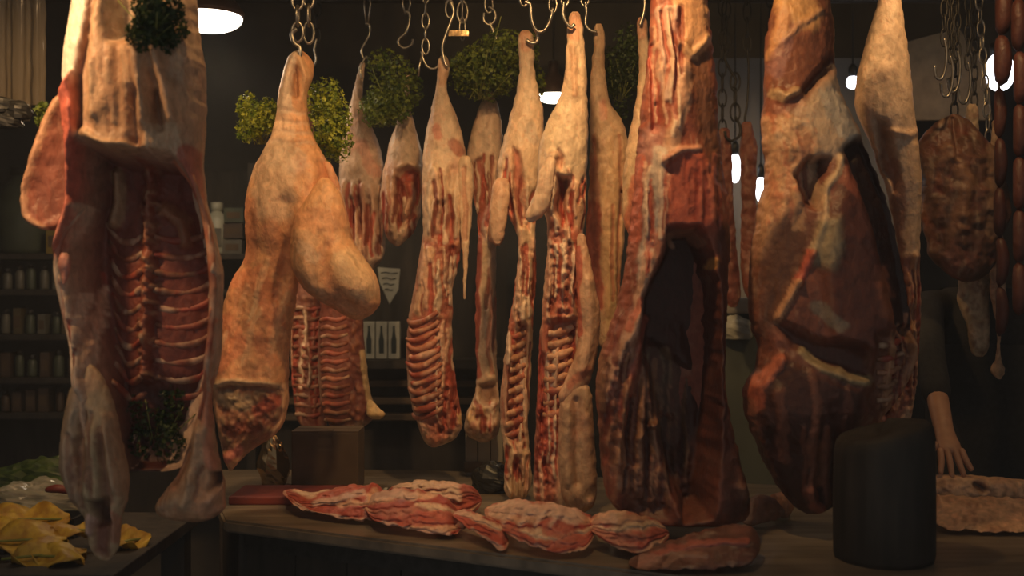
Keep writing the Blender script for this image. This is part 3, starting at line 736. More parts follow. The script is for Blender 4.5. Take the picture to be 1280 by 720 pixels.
for k in range(12):
    y = 398 + 10.6 * k
    jx, jy = 3 * math.sin(k * 2.1), 2.0 * math.sin(k * 3.7)
    on_body(fD, 'rib', rD, [(508 + 0.7 * k + abs(5 - k) * .5 + jx, y + 2 + jy), (517 + .5 * k, y + 6), (530 + .6 * k, y + 3 - jy * .5), (541 + .8 * k + jx, y - 3), (549 + .5 * k, y - 9)], 0.0088 + .0012 * math.sin(k * 5.1), (0.44, 0.17, 0.10), 0.002, 14, 9, .6)
fl = Flesh(3.16, [(195, 574, 588), (215, 572, 592), (250, 573, 591), (285, 575, 589), (310, 577, 586), (345, 579, 584), (374, 579, 582)], (0.66, 0.46, 0.3), tf=0.8, nf=24, nb=10, seed=33); fl.rc([(581, 210), (582, 300)], 3, -0.008, (0.5, 0.22, 0.14), .6)
fl.build('flank_flap', rD)

# E
rE = lamb('lamb_half', 3.3, 602, 552, 'slim lamb half like a long pale strip with a knobbly neck end')
fE = Flesh(3.3, [(62, 607, 613), (90, 606, 613), (115, 606, 615), (130, 600, 622), (150, 594, 626), (172, 587, 628), (195, 583, 628), (215, 583, 627), (245, 590, 626), (270, 596, 624), (290, 598, 622),
                 (315, 597, 620), (350, 595, 620), (400, 594, 620), (440, 595, 621), (470, 596, 622), (495, 592, 624), (518, 583, 625), (535, 580, 624), (547, 588, 619), (553, 597, 612)],
           (0.64, 0.44, 0.30), tf=0.95, nf=40, seed=36, blot=0.25)
fE.poly([(590, 208), (606, 200), (610, 235), (604, 300), (597, 290)], 4, -0.018, (0.36, 0.08, 0.05), 0.9)
fE.c([(597, 290), (596, 400), (595, 470)], 5, (0.42, 0.09, 0.06), 0.9).c([(610, 310), (611, 460)], 9, (0.62, 0.44, 0.28), 0.8)
fE.rc([(612, 300), (613, 400), (612, 470)], 6, 0.008, (0.64, 0.46, 0.3), 0.4)
fE.poly([(598, 482), (618, 478), (622, 500), (606, 505)], 5, -0.02, BROWN, 0.85)
fE.rc([(587, 520), (600, 510)], 6, 0.012, (0.72, 0.46, 0.22), 0.8).rc([(598, 530), (608, 536), (618, 528)], 6, 0.016, (0.64, 0.36, 0.22), 0.7)
fE.rough([(582, 500), (624, 500), (620, 552), (586, 552)], 6, 0.018, 8, (0.4, 0.14, 0.08), 0.7)
fE.strands(588, 626, 195, 300, 14, 3); fE.strands(596, 620, 300, 480, 8, 4, al=.5); fE.strands(584, 622, 500, 550, 8, 5)
fE.build('body', rE)
kn = Flesh(3.24, [(262, 616, 628), (280, 611, 631), (295, 610, 631), (307, 617, 627)], (0.6, 0.34, 0.22), tf=.9, nf=20, nb=10, step=1.5, seed=37, edge=.6); kn.build('flank_flap', rE)

# F
rF = lamb('lamb_half', 3.0, 644, 626, 'lamb half with one smooth raised leg end, third from the big red side')
fF = Flesh(3.0, [(38, 650, 664), (52, 648, 668), (75, 649, 668), (100, 648, 670), (122, 644, 676), (150, 636, 680), (180, 628, 680), (210, 622, 678), (240, 622, 673), (265, 634, 671), (290, 645, 669),
                 (315, 648, 670), (345, 645, 670), (380, 640, 668), (420, 634, 666), (460, 629, 664), (500, 625, 662), (535, 626, 660), (560, 630, 662), (585, 631, 664), (610, 630, 663), (626, 636, 656)],
           (0.68, 0.47, 0.31), tf=0.85, nf=48, seed=41, blot=0.28)
fF.c([(655, 45), (658, 60)], 7, (0.58, 0.26, 0.15), 0.7).c([(664, 160), (668, 175)], 7, GREY, 0.4)
fF.poly([(642, 190), (650, 195), (658, 240), (662, 290), (650, 285), (642, 230)], 4, -0.018, (0.46, 0.14, 0.09), 0.85)
fF.r([(632, 235), (636, 265)], 5, -0.014).rc([(653, 280), (656, 340), (652, 400)], 6, 0.01, (0.68, 0.44, 0.28), 0.85)
fF.poly([(640, 300), (650, 300), (645, 400), (632, 540), (625, 520), (634, 420)], 5, 0.0, (0.44, 0.1, 0.06), 0.85)
fF.poly([(648, 405), (658, 405), (655, 520), (645, 560), (634, 540), (640, 440)], 4, -0.02, (0.36, 0.10, 0.06), 0.9)
fF.c([(664, 300), (662, 480), (656, 560)], 4, (0.6, 0.38, 0.24), 0.7).rough([(640, 310), (668, 310), (660, 410), (638, 410)], 5, 0.008, 5, (0.5, 0.14, 0.08), 0.7)
for x in (638, 645, 652, 658): fF.rc([(x + 4, 565), (x, 618)], 3, 0.008, (0.64, 0.42, 0.24), 0.6); fF.r([(x + 7, 570), (x + 4, 620)], 2.2, -0.01)
fF.strands(626, 670, 195, 300, 14, 3); fF.strands(640, 669, 290, 410, 20, 4); fF.strands(628, 662, 410, 560, 12, 5); fF.strands(632, 662, 550, 622, 14, 6)
fF.build('body', rF)
for k in range(10):
    y = 416 + 13.6 * k
    on_body(fF, 'rib', rF, [(640 - k * 1.0, y + 5), (648 - k * .7, y + 3), (658 - k * .4, y - 2)], 0.0105, (0.52, 0.25, 0.14), -0.003, 8, 8)
fl = Flesh(2.95, [(222, 618, 636), (245, 614, 637), (270, 612, 634), (290, 613, 631), (305, 617, 626)], (0.64, 0.4, 0.26), tf=.8, nf=22, nb=10, seed=43); fl.build('flank_flap', rF)

# G
rG = lamb('lamb_half', 2.8, 708, 636, 'large pale lamb half with red edged ribs and a folded shoulder')
fG = Flesh(2.8, [(15, 712, 724), (32, 710, 728), (60, 708, 731), (90, 706, 733), (120, 700, 734), (150, 685, 735), (172, 677, 735), (200, 672, 734), (230, 672, 733), (260, 678, 732), (285, 684, 730),
                 (310, 684, 728), (340, 681, 731), (365, 679, 734), (400, 677, 732), (440, 673, 730), (480, 672, 728), (520, 670, 730), (560, 668, 736), (600, 667, 742), (625, 670, 742), (637, 682, 734)],
           (0.70, 0.49, 0.32), tf=0.8, nf=60, seed=46, blot=0.25)
fG.c([(718, 22), (718, 45)], 7, (0.6, 0.25, 0.14), 0.7).rc([(716, 60), (717, 120)], 4, 0.006, (0.62, 0.34, 0.2), 0.6)
fG.c([(690, 150), (715, 190)], 26, (0.76, 0.57, 0.38), 0.6)
fG.poly([(695, 190), (700, 198), (698, 212), (692, 208)], 4, -0.02, (0.42, 0.1, 0.06), 0.9)
fG.poly([(695, 222), (708, 225), (712, 260), (706, 285), (694, 270)], 5, -0.04, (0.22, 0.06, 0.04), 0.9)
fG.rc([(690, 200), (690, 240), (686, 275)], 7, 0.014, (0.7, 0.46, 0.3), 0.7).rc([(721, 235), (724, 290), (718, 330)], 6, 0.008, (0.62, 0.34, 0.2), 0.7)
fG.poly([(684, 270), (730, 290), (732, 360), (720, 410), (700, 520), (694, 640), (666, 640), (670, 500), (678, 380)], 7, 0.0, (0.46, 0.11, 0.065), 0.88)
fG.rough([(686, 285), (712, 285), (712, 400), (680, 400)], 6, 0.014, 6, (0.6, 0.28, 0.17), 0.7)
fG.rc([(708, 290), (714, 340), (712, 395)], 5, 0.012, (0.7, 0.42, 0.27), 0.8)
fG.poly([(690, 402), (716, 400), (716, 470), (706, 515), (682, 522), (680, 460)], 5, -0.022, (0.40, 0.14, 0.085), 0.92)
fG.rough([(666, 500), (694, 500), (694, 640), (666, 640)], 5, 0.016, 6, (0.62, 0.2, 0.12), 0.7)
fG.strands(676, 732, 200, 300, 16, 3); fG.strands(682, 730, 285, 405, 24, 4); fG.strands(668, 700, 400, 635, 22, 5); fG.strands(712, 730, 400, 500, 8, 6)
fG.build('body', rG)
for k in range(8):
    y = 412 + 14.5 * k
    on_body(fG, 'rib', rG, [(684 - k * .6, y + 4), (694 - k * .5, y + 4), (706 - k * .6, y), (717 - k * .9, y - 5)], 0.0112, (0.56, 0.29, 0.165), -0.004, 10, 8)
fs = Flesh(2.74, [(292, 722, 732), (325, 719, 738), (355, 720, 744), (390, 722, 750), (425, 722, 749), (450, 716, 744), (475, 706, 738), (495, 698, 724), (506, 698, 712)], (0.60, 0.34, 0.21), tf=0.75, nf=34, seed=48)
fs.c([(722, 310), (722, 420)], 4, (0.5, 0.11, 0.07), 0.85).rc([(734, 350), (738, 410), (728, 460)], 7, 0.01, (0.66, 0.42, 0.27), 0.7).c([(712, 480), (735, 460)], 5, (0.52, 0.16, 0.09), 0.7)
fs.build('shoulder_flap', rG)
fs = Flesh(2.74, [(478, 712, 736), (500, 702, 740), (530, 698, 742), (565, 698, 744), (600, 700, 746), (625, 704, 744), (640, 714, 736)], (0.50, 0.31, 0.19), tf=0.75, nf=36, seed=49)
fs.r([(720, 500), (722, 600)], 5, -0.012).rc([(708, 510), (708, 600)], 5, 0.008, (0.55, 0.36, 0.22), 0.6).rc([(735, 520), (740, 600)], 6, 0.006, (0.48, 0.27, 0.17), 0.6)
fs.rc([(738, 625), (742, 632)], 5, 0.01, (0.6, 0.34, 0.24), 0.7)
fs.build('foreshank', rG)
fl = Flesh(2.74, [(196, 682, 696), (215, 674, 694), (240, 668, 690), (258, 661, 686), (270, 656, 678), (278, 658, 668)], (0.68, 0.47, 0.32), tf=0.8, nf=24, nb=10, seed=50); fl.build('flank_flap', rG)

# H
rH = lamb('lamb_half', 3.1, 755, 430, 'lamb half seen from its smooth tan back, beside parsley')
fH = Flesh(3.1, [(30, 742, 754), (50, 742, 756), (78, 740, 756), (100, 738, 758), (130, 737, 764), (152, 737, 778), (175, 737, 785), (210, 737, 787), (250, 735, 785), (300, 732, 780), (350, 734, 775), (400, 740, 773), (425, 746, 768), (436, 752, 762)],
           (0.52, 0.33, 0.20), tf=0.7, nf=44, seed=52, blot=0.4)
fH.c([(752, 130), (755, 150)], 5, PINK, 0.6).rc([(742, 180), (746, 190)], 5, -0.012, BROWN, 0.6).c([(738, 260), (742, 380)], 10, (0.46, 0.11, 0.07), 0.85)
fH.c([(768, 270), (764, 400)], 9, (0.46, 0.32, 0.16), 0.6).poly([(776, 240), (788, 235), (784, 275), (776, 270)], 4, -0.02, BROWN, 0.8).c([(750, 40), (750, 90)], 6, (0.5, 0.3, 0.16), .6)
fH.strands(738, 780, 150, 420, 14, 3, ((0.56, 0.36, 0.2), (0.4, 0.14, 0.08), (0.5, 0.3, 0.16), (0.36, 0.1, 0.06)), 3, .003, 0, .6)
fH.build('body', rH)
# I
rI = lamb('lamb_half', 2.98, 786, 292, 'narrow pale leg with a red end tucked against the big red side', 'lamb')
fI = Flesh(2.98, [(22, 796, 808), (50, 797, 811), (80, 799, 814), (110, 797, 815), (140, 792, 814), (170, 786, 812), (200, 781, 809), (230, 778, 806), (255, 778, 802), (278, 780, 796), (292, 784, 790)],
           (0.66, 0.45, 0.28), tf=0.9, nf=36, seed=55, blot=0.2)
fI.c([(801, 25), (803, 45)], 7, (0.56, 0.24, 0.14), 0.7).c([(795, 225), (786, 285)], 8, (0.55, 0.17, 0.1), 0.9).c([(800, 200), (798, 250)], 5, (0.55, 0.2, 0.12), 0.8)
fI.build('body', rI)

# J  the big dark-hollowed side ---------------------------------------------------------
rJ = root_for('beef_carcass', 2.54, 845, 655, 'large red side with a black hollow belly hanging at the middle right', 'carcass', )
fJ = Flesh(2.54, [(-26, 816, 880), (0, 813, 884), (30, 812, 887), (60, 810, 890), (100, 806, 895), (150, 800, 897), (200, 795, 902), (250, 790, 908), (300, 785, 911), (340, 780, 910), (380, 772, 908),
                 (420, 758, 906), (455, 748, 905), (490, 745, 906), (530, 748, 913), (570, 750, 922), (600, 754, 930), (628, 764, 936), (645, 782, 932), (655, 805, 918)],
           (0.30, 0.085, 0.05), tf=0.7, tmax=0.115, nf=84, nb=20, step=1.9, seed=61, blot=0.2, edge=2.5)
f = fJ
f.c([(850, -10), (868, 20), (862, 50)], 20, (0.6, 0.33, 0.17), 0.85).c([(822, 30), (832, 100)], 14, (0.46, 0.17, 0.11), 0.8)
for x0, x1 in ((820, 826), (830, 838), (842, 842)): f.rc([(x0, 15), (x1, 80), (x1 - 8, 130)], 3.5, 0.006, (0.62, 0.42, 0.34), 0.75); f.rc([(x0 + 5, 20), (x1 + 5, 85)], 3, -0.006, RED, .6)
f.rc([(812, 60), (818, 130), (816, 165)], 5, -0.02, (0.3, 0.06, 0.045), 0.8)
f.poly([(850, 65), (885, 55), (897, 150), (902, 240), (884, 230), (866, 160)], 10, -0.006, (0.17, 0.075, 0.04), 0.9)
f.rc([(848, 60), (862, 75), (884, 52)], 6, 0.014, (0.6, 0.36, 0.2), 0.8).rc([(852, 90), (848, 130), (838, 170), (832, 200)], 9, 0.014, (0.58, 0.34, 0.22), 0.8)
f.c([(815, 170), (812, 200)], 12, (0.5, 0.24, 0.2), 0.7).rc([(820, 195), (812, 250), (806, 310), (800, 345)], 9, 0.012, (0.52, 0.42, 0.34), 0.85)
f.rc([(798, 200), (790, 300)], 5, 0.0, (0.55, 0.14, 0.08), 0.8)
f.poly([(828, 200), (850, 190), (874, 196), (892, 240), (898, 290), (868, 292), (832, 290), (822, 250)], 8, 0.012, (0.42, 0.1, 0.06), 0.9)
f.rc([(826, 205), (845, 192), (868, 190)], 4, 0.01, (0.6, 0.3, 0.2), 0.8)
f.rc([(818, 300), (822, 330), (812, 360), (806, 385)], 9, 0.006, (0.46, 0.17, 0.1), 0.8)
f.poly([(836, 292), (866, 290), (880, 318), (888, 380), (890, 470), (886, 560), (876, 630), (852, 640), (830, 560), (815, 470), (802, 420), (806, 370), (826, 330)], 10, -0.17, DARK, 0.96)  # hollow painted near black in place of the shade inside
f.rc([(832, 298), (846, 292), (862, 290), (874, 304)], 4, 0.014, (0.5, 0.22, 0.13), 0.8).rc([(888, 328), (886, 334)], 5, 0.01, (0.72, 0.36, 0.12), 0.9).rc([(840, 296), (843, 304)], 4, 0.012, (0.6, 0.32, 0.2), .8)
f.poly([(795, 430), (830, 440), (862, 470), (860, 560), (830, 640), (780, 640), (770, 540), (782, 470)], 12, -0.05, (0.16, 0.07, 0.045), 0.85)
f.rc([(820, 440), (812, 480), (806, 520)], 5, 0.012, (0.28, 0.22, 0.14), 0.7).rc([(838, 440), (842, 500), (836, 545)], 6, 0.012, (0.26, 0.17, 0.1), 0.7)
f.rc([(806, 530), (830, 522), (846, 526)], 4, 0.02, (0.4, 0.13, 0.08), 0.85).rc([(793, 545), (812, 528)], 3, 0.014, (0.5, 0.3, 0.18), 0.8).rc([(845, 490), (848, 520), (840, 560)], 4, 0.014, (0.36, 0.16, 0.09), .8)
f.rc([(806, 325), (795, 390), (778, 425), (764, 455), (758, 500)], 8, 0.02, (0.66, 0.38, 0.25), 0.85).rc([(810, 400), (790, 460), (776, 500), (770, 540)], 6, 0.02, (0.5, 0.13, 0.08), 0.85)
f.c([(800, 372), (780, 410)], 4, (0.56, 0.14, 0.08), 0.8)
f.rc([(760, 520), (768, 560), (775, 600)], 10, 0.016, (0.46, 0.24, 0.14), 0.8).rc([(776, 570), (785, 580)], 6, 0.014, (0.5, 0.27, 0.16), 0.7)
f.rough([(745, 430), (800, 430), (800, 640), (750, 640)], 12, 0.010, 9, (0.42, 0.2, 0.11), 0.6)
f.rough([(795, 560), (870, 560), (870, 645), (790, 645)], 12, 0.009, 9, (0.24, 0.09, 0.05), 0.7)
f.poly([(890, 430), (906, 430), (915, 540), (935, 620), (905, 640), (888, 560)], 8, 0.0, (0.11, 0.03, 0.02), 0.92)  # lower right coloured dark where little light reaches
f.rc([(905, 470), (912, 540), (926, 600)], 7, 0.014, (0.34, 0.12, 0.07), 0.7).rc([(918, 600), (924, 612)], 8, 0.014, (0.44, 0.22, 0.13), 0.8)
f.strands(812, 850, 5, 180, 14, 3, amp=.004, al=.7); f.strands(800, 830, 190, 350, 12, 4, amp=.004, al=.7); f.strands(826, 896, 195, 290, 14, 5, ((0.5, 0.16, 0.09), (0.3, 0.05, 0.03), (0.44, 0.12, 0.07), (0.2, 0.04, 0.025)), 3, .003, 0, .6)
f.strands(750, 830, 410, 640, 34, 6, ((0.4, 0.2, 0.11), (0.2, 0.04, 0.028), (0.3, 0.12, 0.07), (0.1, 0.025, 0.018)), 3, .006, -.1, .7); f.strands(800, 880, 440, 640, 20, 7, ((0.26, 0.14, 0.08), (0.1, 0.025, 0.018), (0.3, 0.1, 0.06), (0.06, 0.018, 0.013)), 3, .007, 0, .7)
f.poly([(890, 280), (925, 280), (920, 430), (945, 620), (905, 650), (884, 560)], 8, 0.0, (0.07, 0.022, 0.015), .93); f.rc([(906, 480), (914, 550), (926, 600)], 4, 0.008, (0.26, 0.09, 0.05), 0.7); f.rc([(920, 602), (926, 612)], 7, 0.01, (0.4, 0.2, 0.12), 0.8); f.poly([(885, 560), (915, 560), (935, 600), (930, 660), (790, 660), (800, 610), (850, 620)], 10, 0.0, (0.14, 0.05, 0.03), .6)  # right and bottom darkened as shade, one thin strip painted lit
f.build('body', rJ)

# K  beef side with dark opening --------------------------------------------------------
rK = root_for('beef_carcass', 2.58, 1010, 642, 'broad beef side with an orange top and deep brown opening', 'carcass')
fK = Flesh(2.58, [(-26, 972, 1030), (0, 968, 1035), (30, 961, 1040), (60, 956, 1041), (90, 956, 1043), (120, 955, 1050), (145, 953, 1062), (170, 953, 1074), (200, 957, 1088), (230, 956, 1100), (265, 947, 1112),
                  (300, 942, 1120), (340, 938, 1128), (380, 937, 1134), (410, 940, 1138), (435, 948, 1140), (460, 944, 1137), (490, 930, 1124), (520, 933, 1100), (550, 944, 1070), (580, 956, 1055), (610, 974, 1046), (632, 992, 1036), (642, 1004, 1024)],
           (0.22, 0.075, 0.045), tf=0.7, tmax=0.115, nf=92, nb=20, step=1.9, seed=66, blot=0.2, edge=2.5, lo=.004, fib=.3)
f = fK
f.poly([(962, -30), (1036, -30), (1042, 70), (1030, 110), (1000, 128), (975, 132), (955, 100)], 8, 0.006, (0.24, 0.085, 0.045), 0.9)
f.c([(985, 0), (1000, 20)], 22, (0.66, 0.36, 0.15), 0.85).c([(975, 20), (962, 70)], 8, (0.6, 0.3, 0.14), 0.8).rc([(968, 60), (990, 40), (1020, 20)], 4, 0.005, (0.5, 0.27, 0.16), 0.7).c([(975, 60), (965, 90)], 9, (0.33, 0.16, 0.15), .7)
f.rc([(965, 118), (975, 126), (985, 120)], 6, 0.014, (0.55, 0.36, 0.2), 0.8).rc([(1000, 120), (1035, 80)], 6, -0.02, DARK, 0.6)
f.poly([(1004, 130), (1040, 90), (1060, 150), (1074, 178), (1052, 182), (1030, 205), (1000, 200), (960, 200), (955, 170)], 10, 0.01, (0.64, 0.46, 0.31), 0.9)
f.poly([(955, 180), (1000, 180), (1012, 215), (985, 250), (960, 300), (942, 330), (945, 270)], 10, 0.008, (0.6, 0.34, 0.19), 0.9)  # left flank painted oranger where lamplight falls
f.c([(1030, 130), (1048, 165)], 15, (0.56, 0.5, 0.42), 0.7).c([(975, 160), (990, 175)], 14, (0.64, 0.36, 0.19), 0.7).c([(960, 150), (955, 170)], 7, (0.55, 0.2, 0.1), 0.7)
f.rough([(950, 140), (1000, 140), (990, 260), (945, 300)], 10, 0.006, 8, (0.55, 0.17, 0.09), 0.6)
f.poly([(1044, 188), (1056, 178), (1076, 176), (1112, 215), (1160, 300), (1160, 405), (1132, 425), (1108, 410), (1090, 345), (1074, 285), (1058, 240)], 6, -0.05, (0.035, 0.013, 0.01), 0.97)  # opening and unlit right side, shade painted into the colour
f.poly([(1002, 206), (1022, 205), (1014, 235), (1006, 262), (995, 255), (985, 225)], 6, -0.05, DARK, 0.9)
f.poly([(950, 300), (990, 262), (998, 300), (992, 335), (970, 370), (962, 410), (945, 410), (940, 350)], 14, -0.012, (0.11, 0.05, 0.028), 0.85)  # shaded pocket at the left, painted dark
f.poly([(1036, 208), (1056, 232), (1074, 295), (1092, 380), (1106, 436), (1070, 440), (1020, 420), (1012, 340), (1016, 280), (1030, 240)], 10, 0.02, (0.13, 0.04, 0.025), 0.92)
f.c([(1042, 225), (1055, 240)], 12, (0.38, 0.11, 0.06), 0.8).c([(1090, 350), (1096, 385)], 16, (0.4, 0.13, 0.06), 0.7)
f.rc([(1036, 202), (1030, 222), (1015, 245), (1013, 275), (1005, 300), (1000, 320)], 3.6, 0.010, (0.66, 0.46, 0.27), 0.9)
f.rc([(1000, 318), (990, 340), (984, 352)], 5, 0.012, (0.58, 0.13, 0.08), 0.9).rc([(984, 352), (972, 375), (962, 398)], 4, 0.014, (0.66, 0.34, 0.18), 0.9)
f.poly([(1005, 280), (1028, 276), (1032, 310), (1020, 338), (1002, 330)], 7, 0.006, (0.36, 0.28, 0.17), 0.9)
f.poly([(962, 400), (1000, 420), (1060, 430), (1076, 470), (1040, 462), (1000, 448), (980, 430)], 8, -0.03, DARK, 0.85)
f.rc([(992, 438), (1010, 456), (1040, 466), (1074, 471)], 6, 0.016, (0.46, 0.34, 0.18), 0.85).c([(1005, 385), (1030, 405)], 8, (0.26, 0.22, 0.16), 0.7)
f.poly([(1078, 415), (1136, 410), (1128, 480), (1100, 530), (1070, 500)], 8, -0.03, (0.18, 0.07, 0.04), 0.85)
f.poly([(930, 480), (965, 440), (1000, 462), (1060, 480), (1060, 560), (1040, 640), (990, 640), (950, 570)], 10, 0.015, (0.06, 0.02, 0.013), 0.92)  # lower lobe darkened to stand for the lamp's falloff
f.rc([(964, 445), (950, 468), (936, 482)], 6, 0.02, (0.6, 0.18, 0.1), 0.9).c([(936, 485), (938, 500)], 8, (0.5, 0.13, 0.07), 0.8).rc([(930, 500), (945, 550), (960, 590)], 5, 0.006, (0.38, 0.14, 0.08), 0.7)
f.c([(1010, 555), (1018, 590)], 14, (0.32, 0.13, 0.07), 0.7).rc([(1005, 610), (1010, 625), (1020, 632)], 7, 0.014, (0.4, 0.13, 0.09), 0.8)
f.rc([(1136, 420), (1125, 470), (1110, 505), (1092, 525)], 5, 0.02, (0.46, 0.22, 0.12), 0.85).rough([(1090, 430), (1140, 430), (1120, 530), (1090, 530)], 6, 0.012, 6, (0.5, 0.26, 0.14), 0.6)
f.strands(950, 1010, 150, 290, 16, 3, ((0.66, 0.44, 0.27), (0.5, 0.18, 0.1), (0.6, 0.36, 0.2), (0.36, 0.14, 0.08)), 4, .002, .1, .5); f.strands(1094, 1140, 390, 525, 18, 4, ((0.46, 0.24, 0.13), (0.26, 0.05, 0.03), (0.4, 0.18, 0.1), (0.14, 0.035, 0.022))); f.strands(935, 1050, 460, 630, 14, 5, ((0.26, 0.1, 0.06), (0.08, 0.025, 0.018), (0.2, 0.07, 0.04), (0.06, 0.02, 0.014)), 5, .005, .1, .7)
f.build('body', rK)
for k in range(5):
    y = 425 + 17 * k
    on_body(fK, 'rib', rK, [(1080 + 1.0 * k, y + 4), (1100, y + 3), (1124 - 4 * k, y - 3)], 0.0075, (0.34, 0.17, 0.1), 0.0, 9, 7)

# L  pale leg at the right with its bone strip
rL = root_for('beef_haunch', 2.88, 1120, 545, 'smooth pale tapered leg on a long strip, right of the beef side', 'leg')
fL = Flesh(2.88, [(-20, 1100, 1120), (0, 1098, 1125), (30, 1090, 1129), (60, 1081, 1133), (95, 1072, 1137), (125, 1070, 1140), (150, 1076, 1143), (175, 1088, 1146), (205, 1098, 1149), (235, 1108, 1151), (270, 1116, 1150),
                  (310, 1122, 1149), (340, 1124, 1149), (380, 1121, 1151), (420, 1122, 1149), (460, 1114, 1146), (500, 1104, 1141), (530, 1096, 1132), (546, 1098, 1114)],
           (0.62, 0.42, 0.28), tf=0.8, nf=48, seed=71, blot=0.15)
fL.c([(1108, 30), (1110, 130)], 24, (0.68, 0.47, 0.31), 0.6).rc([(1104, 168), (1130, 172), (1142, 168)], 5, 0.012, (0.6, 0.38, 0.24), 0.7).poly([(1088, 150), (1100, 155), (1120, 215), (1112, 240), (1098, 200)], 5, -0.02, BROWN, 0.85)
fL.c([(1112, 205), (1118, 250), (1122, 330)], 7, (0.3, 0.13, 0.08), 0.85).rc([(1136, 185), (1139, 260), (1138, 320)], 11, 0.008, (0.66, 0.42, 0.25), 0.85)
fL.poly([(1115, 320), (1152, 320), (1150, 470), (1110, 540), (1095, 540), (1116, 450)], 5, 0.0, (0.33, 0.1, 0.065), 0.85)
fL.rc([(1140, 320), (1138, 360), (1142, 400), (1134, 440)], 4, 0.012, (0.6, 0.34, 0.2), 0.8).rc([(1128, 365), (1130, 378)], 7, 0.008, (0.5, 0.12, 0.07), 0.8).rc([(1130, 415), (1136, 408)], 4, 0.014, (0.68, 0.4, 0.22), .8)
fL.rough([(1100, 400), (1150, 400), (1145, 540), (1095, 540)], 6, 0.014, 6, (0.5, 0.28, 0.16), 0.6)
fL.strands(1100, 1150, 330, 540, 18, 3, ((0.46, 0.24, 0.13), (0.26, 0.05, 0.03), (0.4, 0.18, 0.1), (0.14, 0.035, 0.022)))
fL.build('body', rL)

# N  brown side in the background at the right, and pieces behind
rN = root_for('beef_forequarter', 3.15, 1203, 345, 'dim brown forequarter hanging below the empty hooks', 'carcass')
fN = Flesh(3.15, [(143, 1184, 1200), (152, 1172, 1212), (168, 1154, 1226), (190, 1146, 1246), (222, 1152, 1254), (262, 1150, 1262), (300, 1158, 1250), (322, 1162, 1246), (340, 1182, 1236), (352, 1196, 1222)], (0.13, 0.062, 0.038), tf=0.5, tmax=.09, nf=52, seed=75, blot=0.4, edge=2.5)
fN.rough([(1150, 160), (1250, 160), (1250, 330), (1150, 330)], 14, 0.02, 16, (0.2, 0.08, 0.05), 0.7).c([(1236, 190), (1232, 290)], 10, (0.36, 0.22, 0.14), 0.7).r([(1190, 150), (1188, 200)], 4, -0.02).rc([(1175, 190), (1200, 230), (1185, 290)], 8, 0.012, (0.32, 0.17, 0.1), 0.6)
fN.build('body', rN)
def strip(name, Y, rows, colr, label, cat='meat', group=None, seed=80):
    x = (rows[-1][1] + rows[-1][2]) / 2
    t = root_for(name, Y, x, rows[-1][0], label, cat, group)
    fx = Flesh(Y, rows, colr, tf=0.6, nf=28, nb=10, seed=seed, blot=0.3); fx.rough([(rows[0][1] - 30, rows[0][0]), (rows[0][2] + 30, rows[0][0]), (rows[-1][2] + 30, rows[-1][0]), (rows[-1][1] - 30, rows[-1][0])], 8, 0.012, 9, DRED, 0.6)
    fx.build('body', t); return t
strip('hanging_skin', 3.28, [(130, 1208, 1222), (300, 1204, 1232), (345, 1200, 1236), (372, 1197, 1236), (405, 1208, 1236), (430, 1212, 1236), (446, 1216, 1232)], (0.6, 0.44, 0.28), 'wide pale skin strip hanging below the brown forequarter', 'skin', None, 81)
strip('hanging_skin', 3.22, [(150, 1240, 1250), (300, 1236, 1254), (340, 1237, 1255), (365, 1238, 1257), (384, 1241, 1256), (402, 1245, 1251), (450, 1243, 1250), (462, 1238, 1256), (474, 1246, 1252)], (0.66, 0.42, 0.25), 'narrow pale skin strip ending in a thin cord, far right', 'skin', None, 82)
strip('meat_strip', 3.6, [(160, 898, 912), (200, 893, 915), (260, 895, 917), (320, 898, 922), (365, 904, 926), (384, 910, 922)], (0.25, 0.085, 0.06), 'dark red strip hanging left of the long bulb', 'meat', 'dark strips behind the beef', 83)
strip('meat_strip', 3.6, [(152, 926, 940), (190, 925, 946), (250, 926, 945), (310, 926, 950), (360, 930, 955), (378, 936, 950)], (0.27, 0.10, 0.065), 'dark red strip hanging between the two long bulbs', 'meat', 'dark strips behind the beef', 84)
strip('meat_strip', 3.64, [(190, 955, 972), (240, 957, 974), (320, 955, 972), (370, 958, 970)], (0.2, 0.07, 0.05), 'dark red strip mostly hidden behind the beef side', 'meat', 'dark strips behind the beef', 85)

# sausages at the far right
def sausages(px, Y, y0, n, ln, rad, label, seed):
    rs = random.Random(seed)
    t = empty('sausage_string', P(px, y0 + n * ln, Y), label, 'sausages', 'sausage strings')
    pts_prev = None
    for k in range(n):
        a = y0 + k * ln; dx = rs.uniform(-2, 2)
        pts = [P(px, a, Y), P(px + 2 + dx, a + ln * .25, Y - .01), P(px + 3 + dx, a + ln * .5, Y - .012), P(px + 2 + dx, a + ln * .75, Y - .01), P(px, a + ln, Y)]
        q = spline(pts, 13); tt = np.linspace(0, 1, 13)
        V, Fc = tube_geo(q, rad * (0.18 + 0.82 * np.sin(tt * math.pi).clip(0, 1) ** 0.35), 12)
        cc = np.tile(np.array((0.09, 0.028, 0.02)) * rs.uniform(.8, 1.25), (len(V), 1))
        mesh_obj('sausage_link', [tuple(v) for v in V], Fc, MEAT, t, True, cc)
    tube('string', [P(px, y0 + 2, Y), (P(px, 0, Y).x, Y, RZ)], 0.003, STEEL, t, 6)
sausages(1251, 2.95, -82, 3, 63, 0.0225, 'upper dark sausages in front of the round cold bulb', 1)
sausages(1273, 2.90, -68, 7, 66, 0.020, 'dark sausage string passing right of the round bulb', 2)
sausages(1290, 3.0, -70, 9, 66, 0.017, 'dark sausage string at the very edge of the stall', 3)
sausages(1249, 3.0, 110, 5, 62, 0.0165, 'lower dark sausages hanging below the round cold bulb', 4)
